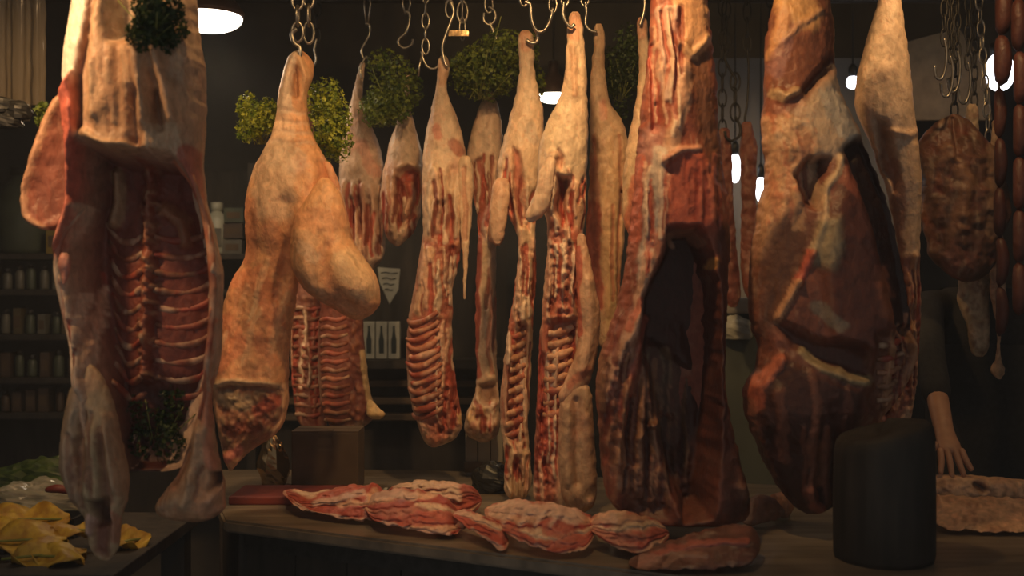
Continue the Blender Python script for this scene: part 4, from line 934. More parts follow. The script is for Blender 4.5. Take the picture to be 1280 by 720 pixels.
# ------------------------------------------------------------------ hooks and chains
def ring_pts(c, rx, rz, n=14, rot=0.0, plane='xz'):
    out = []
    for k in range(n):
        a = 2 * math.pi * k / n; u, w = rx * math.cos(a), rz * math.sin(a)
        if plane == 'xz': out.append(Vector((c.x + u * math.cos(rot) - w * math.sin(rot), c.y, c.z + u * math.sin(rot) + w * math.cos(rot))))
        else: out.append(Vector((c.x, c.y + u, c.z + w)))
    return out
def chain(name, px, Y, ybot, label, link=23, half=7.5, wire=0.0034, mat=None, dx=0.0, ztop=RZ, group='hook chains'):
    """links from the rail down to frame row ybot"""
    ztop_py = 360 - (ztop - EYE) * F / Y
    t = empty(name, P(px, ybot, Y), label, 'chain', group)
    s = F / Y; n = 0; y = ybot
    while y > ztop_py:
        c = P(px + dx * n, y - link / 2, Y)
        tube('chain_link', ring_pts(c, (half / s if n % 2 == 0 else half / s), (link * .62) / s, 14, 0, 'xz' if n % 2 == 0 else 'yz'), wire, mat or STEEL, t, 6, True)
        y -= link; n += 1
    return t
def hook(pts, Y, label, rad=0.0035, mat=None, dy=0.0, group='meat hooks'):
    """bent steel hook following frame points"""
    t = tube('meat_hook', [p + Vector((0, dy, 0)) for p in spline([P(x, y, Y) for x, y in pts], 6 * len(pts))], rad, mat or STEEL, None, 8, False, None, P(pts[-1][0], pts[-1][1], Y))
    return tag(t, label, 'hook', group)
chain('hook_chain', 372, 2.9, 50, 'left strand of the thick chain holding the pork half', 20, 7, 0.0042)
chain('hook_chain', 386, 2.93, 52, 'right strand of the thick chain above the pork half', 22, 6.5, 0.004)
hook([(371, 36), (365, 42), (368, 54), (375, 60), (374, 78)], 2.87, 'bright hook gripping the pork hock', 0.0055)
chain('hook_chain', 396, 3.62, 52, 'dim thin chain behind the thick pork chain', 16, 5, 0.003, DARKMETAL)
hook([(396, 48), (393, 62), (395, 76), (388, 88), (385, 96)], 3.62, 'dull hook behind the thick pork chain', 0.0045)
def vee(px, Y, y1, label, w=4):
    t = empty('hook_chain', P(px, y1, Y), label, 'chain', 'hook chains')
    for k in (-1, 1):
        tube('strand', [P(px + k * w * .2, y1, Y), P(px + k * w, 5, Y), (P(px, 0, Y).x, Y, RZ)], 0.003, STEEL, t, 6)
vee(459, 3.45, 32, 'thin wire chain above the lamb half beside parsley')
hook([(457, 29), (462, 32), (462, 42), (457, 52), (452, 62), (454, 72), (460, 72)], 3.44, 'thin hook above the lamb half left of parsley', 0.0036)
hook([(458, 70), (453, 78), (450, 86), (452, 98)], 3.44, 'lower thin hook through the tendon beside parsley', 0.0036)
vee(508, 3.4, 18, 'wire chain above the parsley bunch of the cut leg', 5)
hook([(508, 14), (512, 18), (511, 30), (506, 42), (499, 48), (498, 55), (505, 60), (514, 56), (516, 49)], 3.38, 'open round hook above the parsley of the cut leg', 0.0038)
chain('hook_chain', 511, 3.42, 108, 'short chain running down behind the parsley to the cut leg', 18, 4.5, 0.0025, DARKMETAL, 0, 2.2)
hook([(527, 64), (529, 74), (534, 83), (542, 86), (549, 81), (551, 72)], 3.2, 'empty J hook beside the lamb with chunky ribs', 0.0036)
tag(tube('hook_pin', [P(528, 66, 3.2), P(524, 84, 3.2), P(523, 95, 3.2)], 0.003, STEEL, None, 6), 'small dull pin hanging by the empty J hook', 'hook')
chain('hook_chain', 562, 3.2, 20, 'chain above the lamb half with chunky rib ends', 18, 5, 0.0032)
hook([(563, 2), (567, 14), (563, 28), (557, 44), (553, 60), (556, 78), (560, 84)], 3.18, 'long hook through the shank of the chunky ribbed lamb', 0.0042)
chain('hook_chain', 532, 3.22, 66, 'thin chain of the empty J hook', 16, 4.5, 0.0026)
tag(box('spreader_plate', P(561, 0, 3.22).x, P(586, 0, 3.22).x, 3.2, 3.208, P(0, 47, 3.22).z, P(0, 40, 3.22).z, FOIL), 'short brassy plate lying against the parsley', 'plate')
chain('hook_chain', 578, 3.24, 26, 'chain with an oval shackle above the brassy plate', 22, 6.5, 0.0034)
chain('hook_chain', 578, 3.235, 48, 'thin link tying the brassy plate under its shackle', 24, 3.5, 0.0022)
chain('hook_chain', 611, 3.3, 14, 'chain above the parsley of the slim pale lamb', 18, 5, 0.003)
hook([(611, 8), (618, 14), (619, 24), (612, 31), (605, 26), (605, 16)], 3.28, 'round shackle above the parsley of the slim lamb', 0.0038)
hook([(612, 28), (616, 38), (622, 52), (626, 64), (622, 74), (615, 74), (611, 68), (609, 74)], 3.28, 'long hook sunk in the parsley of the slim lamb', 0.0042)
chain('hook_chain', 655, 3.0, 6, 'chain above the lamb with the smooth raised leg end', 16, 5, 0.003)
hook([(656, 2), (663, 6), (664, 20), (667, 32), (672, 42), (671, 52), (664, 54), (658, 50)], 2.97, 'pale hook beside the smooth raised leg end', 0.0052)
hook([(667, 33), (674, 40), (682, 36), (688, 24), (691, 10)], 2.95, 'wide U shaped hook between two lamb legs', 0.0046)
chain('hook_chain', 691, 2.95, 14, 'chain of the wide U shaped hook', 16, 5, 0.003)
hook([(705, 2), (704, 18), (708, 28), (714, 34), (718, 30)], 2.77, 'hook going into the red hock of the large pale lamb', 0.0042)
chain('hook_chain', 706, 2.78, 6, 'chain above the large pale lamb half', 16, 5, 0.003)
hook([(732, 2), (733, 16), (732, 30), (738, 38), (746, 40)], 3.08, 'pale hook holding the tan backed lamb half', 0.0046)
chain('hook_chain', 731, 3.1, 6, 'chain above the tan backed lamb half', 16, 5, 0.003)
hook([(800, -30), (804, -12), (806, 8), (802, 26), (800, 32)], 2.96, 'hook of the narrow leg beside the big red side', 0.0042)
chain('hook_chain', 800, 2.96, -24, 'chain of the narrow leg beside the big red side', 16, 5, 0.003)
for px, Y, y1, nm in ((118, 2.3, -14, 'hook under the rail on the left leg of the opened lamb'), (228, 2.3, -14, 'hook under the rail on the right leg of the opened lamb'), (848, 2.5, -14, 'hook under the rail for the big red side'),
                      (1000, 2.58, -14, 'hook under the rail for the broad beef side'), (1110, 2.88, -8, 'hook under the rail for the pale tapered leg')):
    zt = 360 - (RZ + 0.015 - EYE) * F / Y
    hook([(px - 6, zt + 10), (px, zt), (px + 7, zt + 8), (px, (zt + y1) / 2), (px - 4, y1), (px + 2, y1 + 14)], Y, nm, 0.005, STEEL, 0.0, 'hooks under the rail')
# dark chain by the grey panel
chain('hook_chain', 908, 3.62, 62, 'dark chain in front of the grey panel', 20, 5.5, 0.003, DARKMETAL)
hook([(909, 60), (906, 72), (913, 88), (920, 100), (917, 110)], 3.6, 'upper dark S hook in front of the grey panel', 0.0045, DARKMETAL)
chain('hook_chain', 919, 3.6, 150, 'dark links hanging below the S hook at the grey panel', 19, 6, 0.0034, DARKMETAL, 0, 1.98 + .18)
hook([(919, 146), (925, 158), (924, 170), (915, 176), (908, 172), (906, 164)], 3.58, 'lower dark C hook above the dark red strips', 0.0045, DARKMETAL)
hook([(934, 60), (936, 90), (934, 130), (931, 150), (934, 160)], 3.6, 'straight dark hook of the strip between the bulbs', 0.004, DARKMETAL)
chain('hook_chain', 934, 3.6, 64, 'dark chain of the strip between the bulbs', 20, 5, 0.003, DARKMETAL)
chain('hook_chain', 903, 3.6, 170, 'dark chain of the strip left of the long bulb', 19, 5, 0.003, DARKMETAL)
chain('hook_chain', 963, 3.64, 198, 'dark chain hidden behind the beef side', 19, 5, 0.003, DARKMETAL)
# cluster of empty hooks at the right
for k, (x, y) in enumerate(((1176, 62), (1184, 84), (1193, 78), (1206, 92))):
    chain('hook_chain', x + 4, 3.0 + .05 * k, y - 6, ('first', 'second', 'third', 'fourth')[k] + ' thin chain from the left in the empty hook cluster', 18, 4, 0.0022, DARKMETAL)
    hook([(x + 4, y - 14), (x + 7, y), (x + 6, y + 22), (x + 1, y + 36), (x - 6, y + 34), (x - 8, y + 20)], 3.0 + .05 * k,
         ('first', 'second', 'third', 'fourth')[k] + ' empty hook from the left in the cluster at right', 0.0042)
chain('hook_chain', 1193, 3.15, 146, 'chain carrying the dim brown forequarter', 17, 4.5, 0.003, DARKMETAL)
chain('hook_chain', 1218, 3.36, 134, 'chain of the wide pale skin strip', 17, 4, 0.0028, DARKMETAL)
chain('hook_chain', 1236, 3.28, 180, 'chain slanting past the forequarter to the skin strip', 17, 4.5, 0.003, STEEL, -1.2)

# ------------------------------------------------------------------ parsley
def parsley(px, py, Y, rx, ry, n, label, mat=PARSLEY, lumps=6, seed=0, leaf=0.008):
    rg = np.random.default_rng(seed + 100)
    c = np.array(P(px, py, Y)); t = empty('parsley_bunch', P(px, py + ry, Y), label, 'parsley', 'parsley bunches')
    sx, sz = rx / F * Y, ry / F * Y; sy = min(sx, sz) * 0.8
    cen = rg.normal(0, 0.42, (lumps, 3)).clip(-.6, .6) * np.array([sx, sy, sz])
    which = rg.integers(0, lumps, n)
    d = rg.normal(0, 1, (n, 3)); d /= np.linalg.norm(d, axis=1, keepdims=True)
    rad = (0.5 + 0.5 * rg.random(n)[:, None] ** 0.5) * 0.52
    p = c + cen[which] + d * rad * np.array([sx, sy, sz])
    V, Fc = [], []
    u = np.cross(d, rg.normal(0, 1, (n, 3))); u /= np.linalg.norm(u, axis=1, keepdims=True)
    w = np.cross(d, u); o = (d * 0.5 + u * 0.9 + rg.normal(0, .3, (n, 3)))
    o /= np.linalg.norm(o, axis=1, keepdims=True)
    s = leaf * (0.6 + 0.8 * rg.random(n))[:, None]
    nn = np.cross(o, w)
    # three-lobed leaflet: base, left lobe, left notch, tip, right notch, right lobe, slightly cupped
    pts = [p, p + o * s * .55 + w * s * .75 + nn * s * .2, p + o * s * .8 + w * s * .25, p + o * s * 1.35 + nn * s * .1, p + o * s * .8 - w * s * .25, p + o * s * .55 - w * s * .75 + nn * s * .2]
    V = np.stack(pts, 1).reshape(-1, 3)
    for i in range(n):
        b = i * 6
        Fc += [(b, b + 1, b + 2), (b, b + 2, b + 3), (b, b + 3, b + 4), (b, b + 4, b + 5)]
    tag(mesh_obj('foliage', V, Fc, mat, t, False), kind='stuff')
    SV, SF = [], []
    for i in range(16):
        a = Vector(c + np.array([rg.normal(0, .15) * sx, 0, -sz * .75])); b = Vector(c + cen[i % lumps] + rg.normal(0, .3, 3) * sx)
        v, f = tube_geo([a, (a + b) / 2 + Vector((0, -.004, 0)), b], 0.0012, 5); k = len(SV)
        SV += [tuple(q) for q in v]; SF += [tuple(x + k for x in q) for q in f]
    tag(mesh_obj('stems', SV, SF, STEM, t), kind='stuff')
    return t
parsley(327, 155, 2.98, 27, 34, 1500, 'bright parsley bunch left of the pork shank', LITPARSLEY, lumps=7, seed=1)
parsley(407, 146, 2.98, 28, 50, 2100, 'bright parsley bunch right of the pork shank', LITPARSLEY, lumps=9, seed=2)
parsley(486, 108, 3.32, 38, 44, 2300, 'dimmer parsley bunch above the cut leg', lumps=9, seed=3, leaf=.0085)
parsley(600, 90, 3.2, 50, 46, 3000, 'wide parsley bunch between the hooks over the middle lambs', lumps=11, seed=4, leaf=.0085)
parsley(662, 88, 3.12, 20, 44, 700, 'parsley sprigs right of the smooth leg end', lumps=5, seed=5)
parsley(776, 80, 3.2, 30, 62, 1900, 'dark parsley bunch beside the tan backed lamb', SHADEDPARSLEY, lumps=9, seed=6)
parsley(190, 24, 2.2, 40, 40, 3000, 'dark parsley bunch tucked between the legs of the opened lamb', SHADEDPARSLEY, lumps=8, seed=7, leaf=.007)
parsley(197, 528, 2.40, 34, 54, 2200, 'dark greens stuffed in the belly of the opened lamb', SHADEDPARSLEY, lumps=10, seed=8, leaf=.008)
parsley(60, 146, 2.43, 16, 26, 500, 'small parsley tuft behind the flank flap', PARSLEY, lumps=4, seed=9)

# ------------------------------------------------------------------ meat on the counter
def slab(name, px0, rows, base, label, lean=0.13, seed=90, group=None, shape=None, cat='meat', tb=1.6, tf=0.7, dy=0.0, pal=None, per=7.5):
    xs = [r[0] for r in rows]; bot = [r[2] for r in rows]; top = [r[1] for r in rows]
    def Yf(px, py):
        b = np.interp(px, xs, bot); tp = np.interp(px, xs, top)
        Yb = 0.560 * F / (np.maximum(b, 600) - 360)
        b2 = max(bot); Ym = 0.560 * F / (b2 - 360)
        Yb = 0.5 * Yb + 0.5 * Ym
        return Yb + dy + np.clip((b - py) / np.maximum(b - tp, 8), -.3, 1.3) * lean
    bm_ = max(rows, key=lambda r: r[2]); Y0 = 0.560 * F / (bm_[2] - 360)
    t = empty(name, P(bm_[0], bm_[2], Y0), label, cat, group)
    fx = Flesh(Y0, rows, base, tf=tf, tb=tb, tmax=0.035, nf=40, nb=14, horiz=True, seed=seed, lean=Yf, lo=.006, hi=.003, edge=4.0, step=1.6, blot=.3)
    fx.zoff = max(0.0, dy) * .2
    if pal: fx.bands(pal, per)
    if shape: shape(fx)
    fx.build('flesh', t); return t
PAL = [(0.46, 0.085, 0.055), (0.74, 0.42, 0.27), (0.42, 0.06, 0.04), (0.80, 0.54, 0.36), (0.52, 0.12, 0.075)]
CR = (0.50, 0.24, 0.17); GP = 'meat cuts in a row on the counter'
def sh1(f):
    f.c([(358, 624), (400, 640), (440, 648), (475, 648)], 7, (0.45, 0.09, 0.06), 0.85).rc([(395, 632), (425, 628), (455, 618)], 4, 0.006, (0.7, 0.46, 0.36), 0.8).c([(370, 636), (410, 651), (460, 655)], 3.5, (0.72, 0.48, 0.38), 0.8).r([(400, 640), (450, 632)], 4, -0.008)
slab('flank_cut', 415, [(354, 619, 625), (368, 618, 637), (390, 620, 646), (415, 617, 652), (440, 612, 656), (462, 611, 657), (478, 618, 652), (486, 628, 646)], CR, 'leftmost thin red and white flank cut on the counter', 0.11, 91, GP, sh1, pal=PAL, dy=0.06)
def sh2(f):
    f.c([(472, 640), (500, 632), (530, 640)], 9, (0.45, 0.09, 0.06), 0.8).rc([(465, 622), (490, 616), (520, 620)], 5, 0.008, (0.72, 0.47, 0.36), 0.8).c([(480, 652), (520, 664), (560, 667)], 4, (0.72, 0.46, 0.36), 0.8).c([(500, 648), (545, 652)], 5, (0.5, 0.11, 0.07), 0.7)
slab('flank_cut', 510, [(456, 628, 640), (470, 618, 652), (490, 614, 658), (515, 613, 664), (540, 618, 669), (560, 626, 671), (572, 640, 666), (578, 650, 660)], CR, 'second flank cut from the counter end, with white streaks', 0.12, 92, GP, sh2, pal=PAL, dy=0.015)
def sh3(f):
    f.rc([(500, 616), (540, 612), (580, 622)], 7, 0.01, (0.72, 0.5, 0.36), 0.85).c([(585, 622), (598, 628)], 9, (0.42, 0.08, 0.06), 0.85).rc([(505, 640), (540, 628), (575, 632)], 4, 0.008, (0.74, 0.5, 0.38), 0.8).r([(520, 632), (565, 640)], 4, -0.01).c([(530, 650), (570, 655)], 6, (0.5, 0.13, 0.08), 0.7)
slab('flank_cut', 540, [(484, 622, 636), (500, 614, 648), (525, 611, 652), (550, 612, 655), (575, 616, 658), (592, 620, 652), (602, 628, 642)], CR, 'pale topped flank cut in the middle of the row', 0.05, 93, GP, sh3, pal=PAL, dy=0.10)
def sh4(f):
    f.c([(575, 646), (600, 660), (628, 680)], 5, (0.5, 0.1, 0.065), 0.85).c([(572, 640), (610, 654)], 3, (0.74, 0.48, 0.36), .8).c([(590, 662), (625, 684)], 3, (0.7, 0.42, 0.32), .8)
slab('flank_cut', 600, [(566, 638, 646), (580, 638, 656), (598, 643, 668), (615, 650, 680), (628, 660, 686), (636, 672, 682)], CR, 'narrow slanted flank cut right of the knobbly bones', 0.07, 94, GP, sh4, pal=PAL, dy=0)
def sh5(f):
    f.rc([(620, 640), (650, 632), (690, 634), (720, 644)], 8, 0.01, (0.74, 0.50, 0.38), 0.85).c([(690, 655), (710, 665)], 12, (0.52, 0.15, 0.1), 0.8).c([(640, 664), (680, 684)], 4, (0.72, 0.42, 0.32), 0.8).c([(630, 654), (665, 672)], 5, (0.5, 0.1, 0.07), 0.8)
    for x in (640, 660, 680, 700): f.rc([(x, 634), (x - 12, 652)], 3, 0.008, (0.76, 0.52, 0.4), 0.6); f.r([(x + 8, 636), (x - 3, 656)], 3, -0.009)
slab('flank_cut', 675, [(606, 636, 646), (622, 629, 660), (645, 625, 672), (670, 626, 684), (695, 630, 690), (718, 636, 688), (738, 644, 680), (746, 654, 668)], CR, 'largest pink flank cut below the pale lamb half', 0.14, 95, GP, sh5, pal=PAL, dy=-0.015)
def sh6(f):
    f.c([(745, 660), (790, 684)], 5, (0.55, 0.22, 0.13), 0.8).c([(770, 648), (800, 650)], 10, (0.36, 0.24, 0.14), 0.7).rc([(745, 652), (765, 646)], 4, 0.008, (0.6, 0.36, 0.25), .7).c([(775, 665), (800, 668)], 6, (0.28, 0.1, 0.06), .7)
slab('flank_cut', 775, [(734, 650, 660), (748, 642, 672), (770, 638, 684), (795, 642, 692), (812, 648, 690), (828, 656, 680), (836, 662, 672)], (0.46, 0.27, 0.18), 'greenish brown flank cut right of the largest pink one', 0.07, 96, GP, sh6, pal=PAL, dy=-0.02)
def sh7(f):
    f.rc([(795, 702), (820, 690), (860, 676), (900, 672), (930, 674)], 4, 0.014, (0.5, 0.14, 0.09), 0.85).c([(800, 700), (818, 696)], 8, (0.55, 0.3, 0.22), 0.7).rc([(830, 704), (845, 690), (880, 688)], 4, 0.008, (0.45, 0.24, 0.16), .7)
slab('meat_joint', 870, [(786, 700, 708), (804, 690, 712), (830, 680, 712), (860, 670, 712), (890, 662, 711), (918, 656, 708), (938, 658, 702), (950, 668, 692)], (0.17, 0.07, 0.045), 'dark joint with a red bone edge at the counter front', 0.1, 97, None, sh7)
slab('meat_scrap', 945, [(926, 640, 652), (938, 624, 655), (955, 618, 653), (970, 624, 650), (980, 634, 644)], (0.34, 0.17, 0.1), 'small brown scrap lying left behind the red joint', 0.04, 98)
slab('meat_scrap', 975, [(958, 626, 636), (970, 616, 645), (982, 616, 646), (992, 628, 642)], (0.36, 0.18, 0.1), 'small brown scrap beside the lower tip of the beef side', 0.04, 99)
for k, (x0, y0, x1, y1, lb) in enumerate(((548, 652, 556, 670, 'left knobbly bone end between two flank cuts'), (560, 668, 578, 655, 'right knobbly bone end between two flank cuts'))):
    Yk = 2.62 - .03 * k; q = spline([P(x0, y0, Yk), P((x0 + x1) / 2 + 3, (y0 + y1) / 2 - 3, Yk - .01), P(x1, y1, Yk - .015)], 12)
    t = empty('bone_scrap', P(x0, y1, Yk), lb, 'bone', 'knobbly bone ends')
    V, Fc = tube_geo(q, [.007 + .006 * abs(math.cos(i * math.pi / 11)) ** 3 for i in range(12)], 9)
    mesh_obj('bone', [tuple(v) for v in V], Fc, MEAT, t, True, np.tile(np.array((0.6, 0.34, 0.2)), (len(V), 1)))
    for e in (0, -1):
        V, Fc = lathe_geo([(.004, -.011), (.011, -.006), (.0125, .003), (.006, .011)], q[e], 9)
        mesh_obj('knuckle', V, Fc, MEAT, t, True, np.tile(np.array((0.62, 0.3, 0.2)), (len(V), 1)))
def shp(f):
    f.rough([(1150, 580), (1320, 580), (1320, 680), (1150, 680)], 6, 0.01, 12, (0.36, 0.17, 0.1), 0.6); f.rc([(1215, 603), (1225, 608)], 4, -0.02, DARK, .8)
slab('meat_slab', 1230, [(1158, 624, 640), (1172, 618, 656), (1200, 620, 662), (1240, 622, 664), (1280, 624, 664), (1310, 630, 660)], (0.76, 0.44, 0.25), 'lower of two pale slabs stacked under the hand', 0.14, 101, 'slabs under the hand', shp)
tq = empty('meat_slab', P(1230, 632, 2.8), 'upper of two pale slabs, the hand resting on it', 'meat', 'slabs under the hand')
fq = Flesh(2.80, [(1160, 604, 622), (1176, 597, 631), (1205, 596, 634), (1240, 598, 634), (1275, 600, 633), (1310, 606, 628)], (0.80, 0.48, 0.28), tf=0.9, tb=3.2, tmax=0.1, nf=36, nb=14, horiz=True, seed=102, edge=2.0); shp(fq); fq.build('flesh', tq)

# dark block standing on the counter
tb_ = empty('chopping_block', (0.783, 2.36, CT), 'dark upright chopping block standing in front of the beef side', 'block')
V, Fc = [], []
prof = [(0.0, .97), (0.012, 1.0), (0.10, 1.01), (0.19, 1.0), (0.24, .99), (0.262, .95), (0.272, .86), (0.275, .5), (0.276, .1)]
n = 40
for z, r in prof:
    for k in range(n):
        a = 2 * math.pi * k / n
        rr = 0.103 * r * (1 + 0.03 * math.sin(3 * a + 1) + 0.012 * math.sin(11 * a))
        V.append((0.783 + rr * math.cos(a), 2.36 + rr * math.sin(a), CT + z + 0.022 * math.cos(a) * (z / .3)))
for i in range(len(prof) - 1):
    for k in range(n): Fc.append((i * n + k, i * n + (k + 1) % n, (i + 1) * n + (k + 1) % n, (i + 1) * n + k))
Fc += [tuple(range(n))[::-1], tuple((len(prof) - 1) * n + k for k in range(n))]
mesh_obj('block_body', V, Fc, DARKWOOD, tb_)

# ------------------------------------------------------------------ on and behind the counter
tag(box('cutting_board', -0.745, -0.44, 2.94, 3.12, CT, CT + 0.022, REDB, None, 0.005), 'dark red cutting board at the left end of the counter', 'board')
def carton(name, px0, px1, py0, Y, d, label, mat=CARD):
    a = P(px0, 0, Y).x; b = P(px1, 0, Y).x; z1 = P(0, py0, Y).z
    t = empty(name, ((a + b) / 2, Y, CT), label, 'box')
    box('carton_body', a, b, Y, Y + d, CT, z1, mat, t, 0.004)
    box('flap', a, b, Y + .002, Y + d * .48, z1, z1 + .004, mat, t); box('flap', a, b, Y + d * .52, Y + d - .002, z1, z1 + .004, mat, t)
    box('tape', (a + b) / 2 - .02, (a + b) / 2 + .02, Y - .001, Y + d * .4, z1 - .05, z1 + .0055, SHELFWOOD, t)
carton('cardboard_box', 364, 448, 541, 3.14, 0.13, 'plain brown cardboard box at the back of the counter')
t = empty('slatted_crate', (P(602, 0, 3.2).x, 3.41, CT), 'pale crate of upright boards behind the lamb necks', 'crate')
for k in range(4):
    x0 = P(578 + 17 * k, 0, 3.2).x; box('slat', x0, x0 + 16 / F * 3.2, 3.4, 3.412, CT, P(0, 530, 3.4).z, GREYP, t, 0.002)
box('crate_back', P(579, 0, 3.2).x, P(645, 0, 3.2).x, 3.412, 3.44, CT, P(0, 534, 3.4).z, DARKWOOD, t)
box('cross_slat', P(577, 0, 3.2).x, P(646, 0, 3.2).x, 3.392, 3.4, P(0, 590, 3.4).z, P(0, 577, 3.4).z, SHELFWOOD, t)

def crumple(name, c, sx, sy, sz, mat, label, cat, seed, n=22, amp=0.25, flat=True):
    V, Fc = [], []
    m = n
    for i in range(n + 1):
        th = math.pi * i / n
        for k in range(m):
            a = 2 * math.pi * k / m
            x, y, z = math.sin(th) * math.cos(a), math.sin(th) * math.sin(a), math.cos(th)
            V.append((x, y, z))
    V = np.array(V); d = 1 + amp * fbm(V[:, 0] * 2.3 + seed, V[:, 1] * 2.3, V[:, 2] * 2.3, seed, 3) + amp * .5 * np.abs(fbm(V[:, 0] * 6, V[:, 1] * 6, V[:, 2] * 6, seed + 4, 2))
    V = V * d[:, None] * np.array([sx, sy, sz])
    if flat: V[:, 2] = np.maximum(V[:, 2], -sz * .6) + sz * .6
    V = V + np.array(c)
    for i in range(n):
        for k in range(m): Fc.append((i * m + k, (i + 1) * m + k, (i + 1) * m + (k + 1) % m, i * m + (k + 1) % m))
    return tag(mesh_obj(name, V, Fc, mat, None, False, None, c), label, cat)
c = P(345, 598, 3.28); crumple('foil_bag', (c.x, 3.25, CT), 0.042, 0.03, 0.082, FOIL, 'crinkled coppery foil bag beside the cardboard box', 'bag', 3, 20, .35)
c = P(614, 600, 3.08); crumple('dark_bag', (c.x, 3.13, CT), 0.055, 0.045, 0.05, BLACKPL, 'black crumpled bag in front of the pale crate', 'bag', 5)
c = P(535, 600, 3.2)
for k in range(3):
    tag(box('paper_sheet', c.x - .13 + .02 * k, c.x + .12 - .015 * k, 3.0 - .01 * k, 3.17, CT + .004 * k, CT + .004 * k + .003, (PAPER, SHELFWOOD, PAPER)[k], None, 0, .1 * k - .1),
        ('lowest wide pale paper sheet behind the flank cuts', 'brown paper sheet between two pale ones', 'topmost pale paper sheet behind the flank cuts')[k], 'paper')
# ladder-like slatted shelf in the middle background
sh = empty('slatted_shelf', (-0.35, 4.3, 0), 'brown slatted wall rack behind the middle lambs', 'shelf')
for y in (452, 475, 497, 517): box('slat', -0.95, -0.02, 4.28, 4.34, P(0, y + 8, 4.3).z, P(0, y, 4.3).z, SHELFWOOD, sh, 0.003)
for x in (-0.95, -0.02): box('post', x - .02, x + .02, 4.34, 4.38, 0, 1.35, DARKWOOD, sh)
box('back_board', -0.95, -0.02, 4.36, 4.39, 0.5, 1.75, DARKWOOD, sh)
box('ledge', -0.95, -0.02, 4.2, 4.36, P(0, 452, 4.3).z - .02, P(0, 448, 4.3).z, DARKWOOD, sh)
# packets with a dark bottle shape printed on them
zl = P(0, 448, 4.3).z + .002
for k in range(3):
    x0 = P(455 + 15.5 * k, 0, 4.27).x
    t = empty('packet', (x0 + .02, 4.27, zl), ('left', 'middle', 'right')[k] + ' of three white printed packets on the rack ledge', 'packet', 'printed packets')
    box('carton_body', x0, x0 + .043, 4.25, 4.29, zl, zl + .14, PAPER, t, .002)
    V, Fc = [], []
    for z, w in ((.02, .009), (.07, .010), (.09, .006), (.105, .004), (.125, .004)):
        V += [(x0 + .0215 - w, 4.2485, zl + z), (x0 + .0215 + w, 4.2485, zl + z)]
    for i in range(4): Fc.append((2 * i, 2 * i + 1, 2 * i + 3, 2 * i + 2))
    mesh_obj('printed_shape', V, Fc, INK, t, False)
t = empty('notice', P(487, 355, 4.35), 'pale pointed paper notice with scribbled lines above the packets', 'notice')
V = [tuple(P(x, y, 4.355)) for x, y in ((472, 334), (500, 336), (498, 362), (487, 380), (474, 352))]; V += [(v[0], v[1] + .003, v[2]) for v in V]
mesh_obj('sheet', V, [(0, 1, 2, 3, 4), (9, 8, 7, 6, 5)] + [(i, 5 + i, 5 + (i + 1) % 5, (i + 1) % 5) for i in range(5)], PAPER, t, False)
for k in range(4): tube('written_line', [P(476 + 1.5 * k, 341 + 7 * k, 4.352), P(482 + k, 340 + 7 * k, 4.352), P(488, 342 + 7 * k, 4.352), P(497 - 2 * k, 341 + 7 * k, 4.352)], .0016, INK, t, 5)

# left shelving with jars and cartons
ls = empty('shelf_unit', (-1.9, 4.4, 0), 'dim shelf unit crowded with small goods at far left', 'shelf')
levels = (318, 362, 417, 470, 513)
for y in levels: box('shelf_board', -2.35, -1.0, 4.3, 4.6, P(0, y + 7, 4.4).z, P(0, y, 4.4).z, DARKWOOD, ls, .003)
for x in (-2.35, -1.0): box('upright', x - .015, x + .015, 4.3, 4.6, 0, 2.0, DARKWOOD, ls)
box('back_panel', -2.35, -1.0, 4.6, 4.62, 0.6, 2.0, DARKWOOD, ls)
rr = random.Random(5)
JM = [plain('jar_%s' % n, c, .4, 0, .15, 20, 0) for n, c in (('ochre', (.12, .09, .045)), ('grey', (.14, .125, .095)), ('brown', (.08, .05, .03)), ('green', (.075, .085, .055)))]
def small_jar(x, y, z, r, h, m, label, group):
    t = empty('jar', (x, y, z), label, 'jar', group)
    lathe('glass_body', [(r * .92, 0), (r, .006), (r, h * .7), (r * .7, h * .8), (r * .62, h * .84)], (x, y, z), m, t, 10)
    lathe('lid', [(r * .7, h * .84), (r * .7, h), (r * .6, h + .004)], (x, y, z), DARKMETAL, t, 10)
def small_box(x, y, z, w, h, m, label, group):
    t = empty('carton', (x, y, z), label, 'carton', group)
    box('carton_body', x - w / 2, x + w / 2, y, y + .06, z, z + h, m, t); box('carton_label', x - w * .35, x + w * .35, y - .002, y, z + h * .25, z + h * .7, CARD, t)
LV = ('second shelf from the top', 'third shelf from the top', 'fourth shelf from the top', 'lowest shelf')
ORD = 'first second third fourth fifth sixth seventh eighth ninth tenth eleventh twelfth'.split()
JN = ('ochre', 'grey', 'brown', 'green')
for li, y in enumerate(levels[1:]):
    z = P(0, y, 4.4).z + .001; x = -2.02; k = 0
    while x < -1.6:
        r = rr.uniform(.016, .022); h = rr.uniform(.075, .1); q = rr.randrange(4); m = JM[q]
        if rr.random() < .55: small_jar(x, 4.36, z, r, h, m, 'dim %s jar, %s item from the left on the %s' % (JN[q], ORD[k], LV[li]), 'jars on the ' + LV[li])
        else: small_box(x, 4.34, z, r * 1.8, h, m, 'dim %s carton, %s item from the left on the %s' % (JN[q], ORD[k], LV[li]), 'cartons on the ' + LV[li])
        x += r * 2 + rr.uniform(.006, .02); k += 1
z = P(0, 318, 4.4).z + .001
t = empty('storage_jar', (-1.9, 4.42, z), 'large dim round jar with a yellow label on the top left shelf', 'jar')
lathe('jar_body', [(.09, 0), (.105, .02), (.11, .2), (.09, .26), (.06, .29), (.055, .31)], (-1.93, 4.45, z), JM[3], t, 24)
lathe('lid', [(.062, .31), (.062, .34), (.05, .345)], (-1.93, 4.45, z), DARKMETAL, t, 20)
